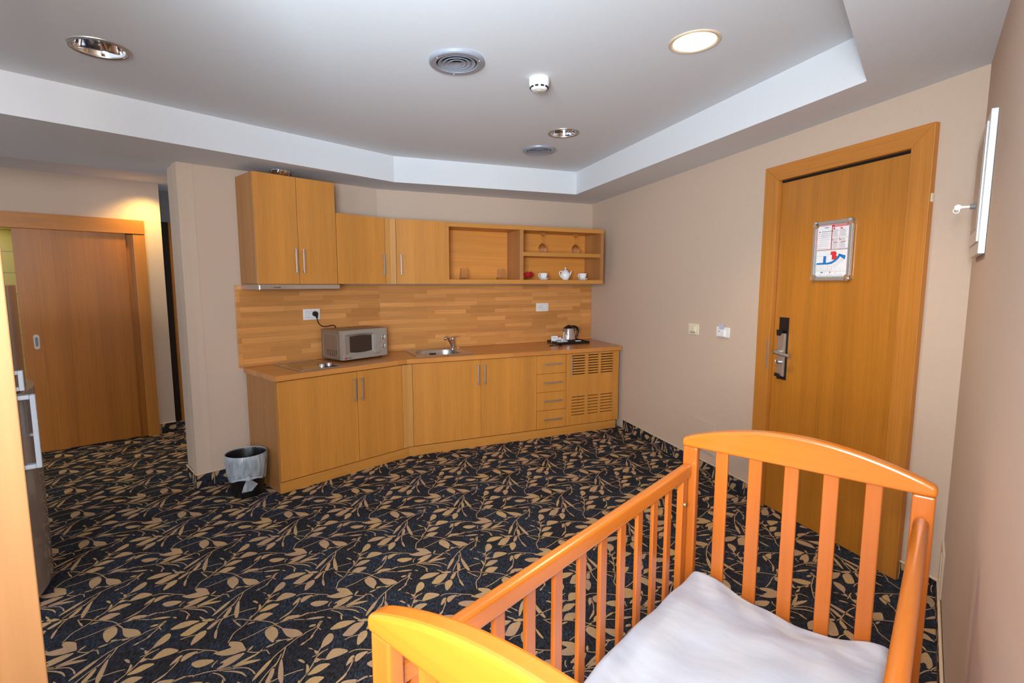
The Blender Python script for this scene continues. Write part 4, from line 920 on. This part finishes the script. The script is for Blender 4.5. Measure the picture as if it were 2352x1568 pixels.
# ------------------------------------------------------------------ tall cabinet at the left edge of the view
w = thing('tall_cabinet', 'tall beech-coloured cabinet side cut off by the left edge of the view', 'cabinet', (-.786, .80, 0), rad(53))
box('side_panel', M['near'], w, -.62, 0, 0, .02, 0, 2.2, bevel=.002); box('side_panel', M['near'], w, -.62, 0, .38, .4, 0, 2.2, bevel=.002)
box('back_panel', M['near'], w, -.62, -.6, .0205, .38, 0, 2.2, bevel=0); box('top_panel', M['near'], w, -.6, 0, .0205, .38, 2.18, 2.2, bevel=0); box('cabinet_door', M['near'], w, -.019, -.001, .022, .378, .06, 2.178, bevel=.001)

# ------------------------------------------------------------------ light
def area(nm, loc, target, size, power, color=(1, 1, 1), sy=None, spread=None):
    l = bpy.data.lights.new(nm, 'AREA'); l.energy = power; l.size = size; l.color = color
    if sy: l.shape = 'RECTANGLE'; l.size_y = sy
    if spread: l.spread = spread
    o = bpy.data.objects.new(nm, l); COL.objects.link(o); o.location = loc
    o.rotation_euler = (Vector(target)-Vector(loc)).to_track_quat('-Z', 'Y').to_euler(); return o
def spot(nm, loc, target, power, angle, color, blend=.6, size=.05):
    l = bpy.data.lights.new(nm, 'SPOT'); l.energy = power; l.spot_size = angle; l.spot_blend = blend; l.color = color; l.shadow_soft_size = size
    o = bpy.data.objects.new(nm, l); COL.objects.link(o); o.location = loc
    o.rotation_euler = (Vector(target)-Vector(loc)).to_track_quat('-Z', 'Y').to_euler(); return o
area('rear_fill', (-.9, -1.1, 1.95), (-.2, 4.0, 1.2), .3, 36, (1, .97, .93))  # added fill behind the camera, apart from the camera's own flash
area('camera_flash', (-.1, -.08, 1.72), (-.1, 4.0, 1.3), .06, 15, (1, .97, .93))
area('window_daylight', (-.9, -2.9, 1.5), (-.9, 3.0, 1.75), 2.4, 170, (.92, .95, 1), sy=1.9)
area('ceiling_fill', (-.3, -.5, 1.5), (-.15, 1.3, 2.62), .8, 95, (.68, .85, 1), spread=rad(130))  # added cool area light aimed upward to brighten the near ceiling
spot('ceiling_lamp', (.85, 2.531, 2.60), (.85, 2.531, 0), 40, rad(120), (1, .80, .55))
spot('corridor_lamp', (*fr(S0, aS, .93, -.24), 2.44), (*fr(S0, aS, .80, .05), .6), 42, rad(115), (1, .70, .22), .9)
spot('bathroom_lamp', (*fr(S0, aS, -.6, .4), 2.3), (*fr(S0, aS, -.5, .7), .9), 25, rad(130), (1, .92, .6))
wd = bpy.data.worlds.new('world'); SC.world = wd; wd.use_nodes = True
bgn = wd.node_tree.nodes['Background']; bgn.inputs[0].default_value = (.74, .85, 1, 1); bgn.inputs[1].default_value = 1.3

cam = bpy.data.cameras.new('camera'); co = bpy.data.objects.new('camera', cam); COL.objects.link(co); SC.camera = co
cam.sensor_width = 36; cam.lens = 1178.5/2352*36; cam.clip_start = .02
co.location = (0, 0, 1.5); co.rotation_euler = (rad(90-6.45), 0, 0)
SC.view_settings.view_transform = 'Standard'; SC.view_settings.look = 'None'; SC.view_settings.exposure = .06; SC.view_settings.gamma = 1
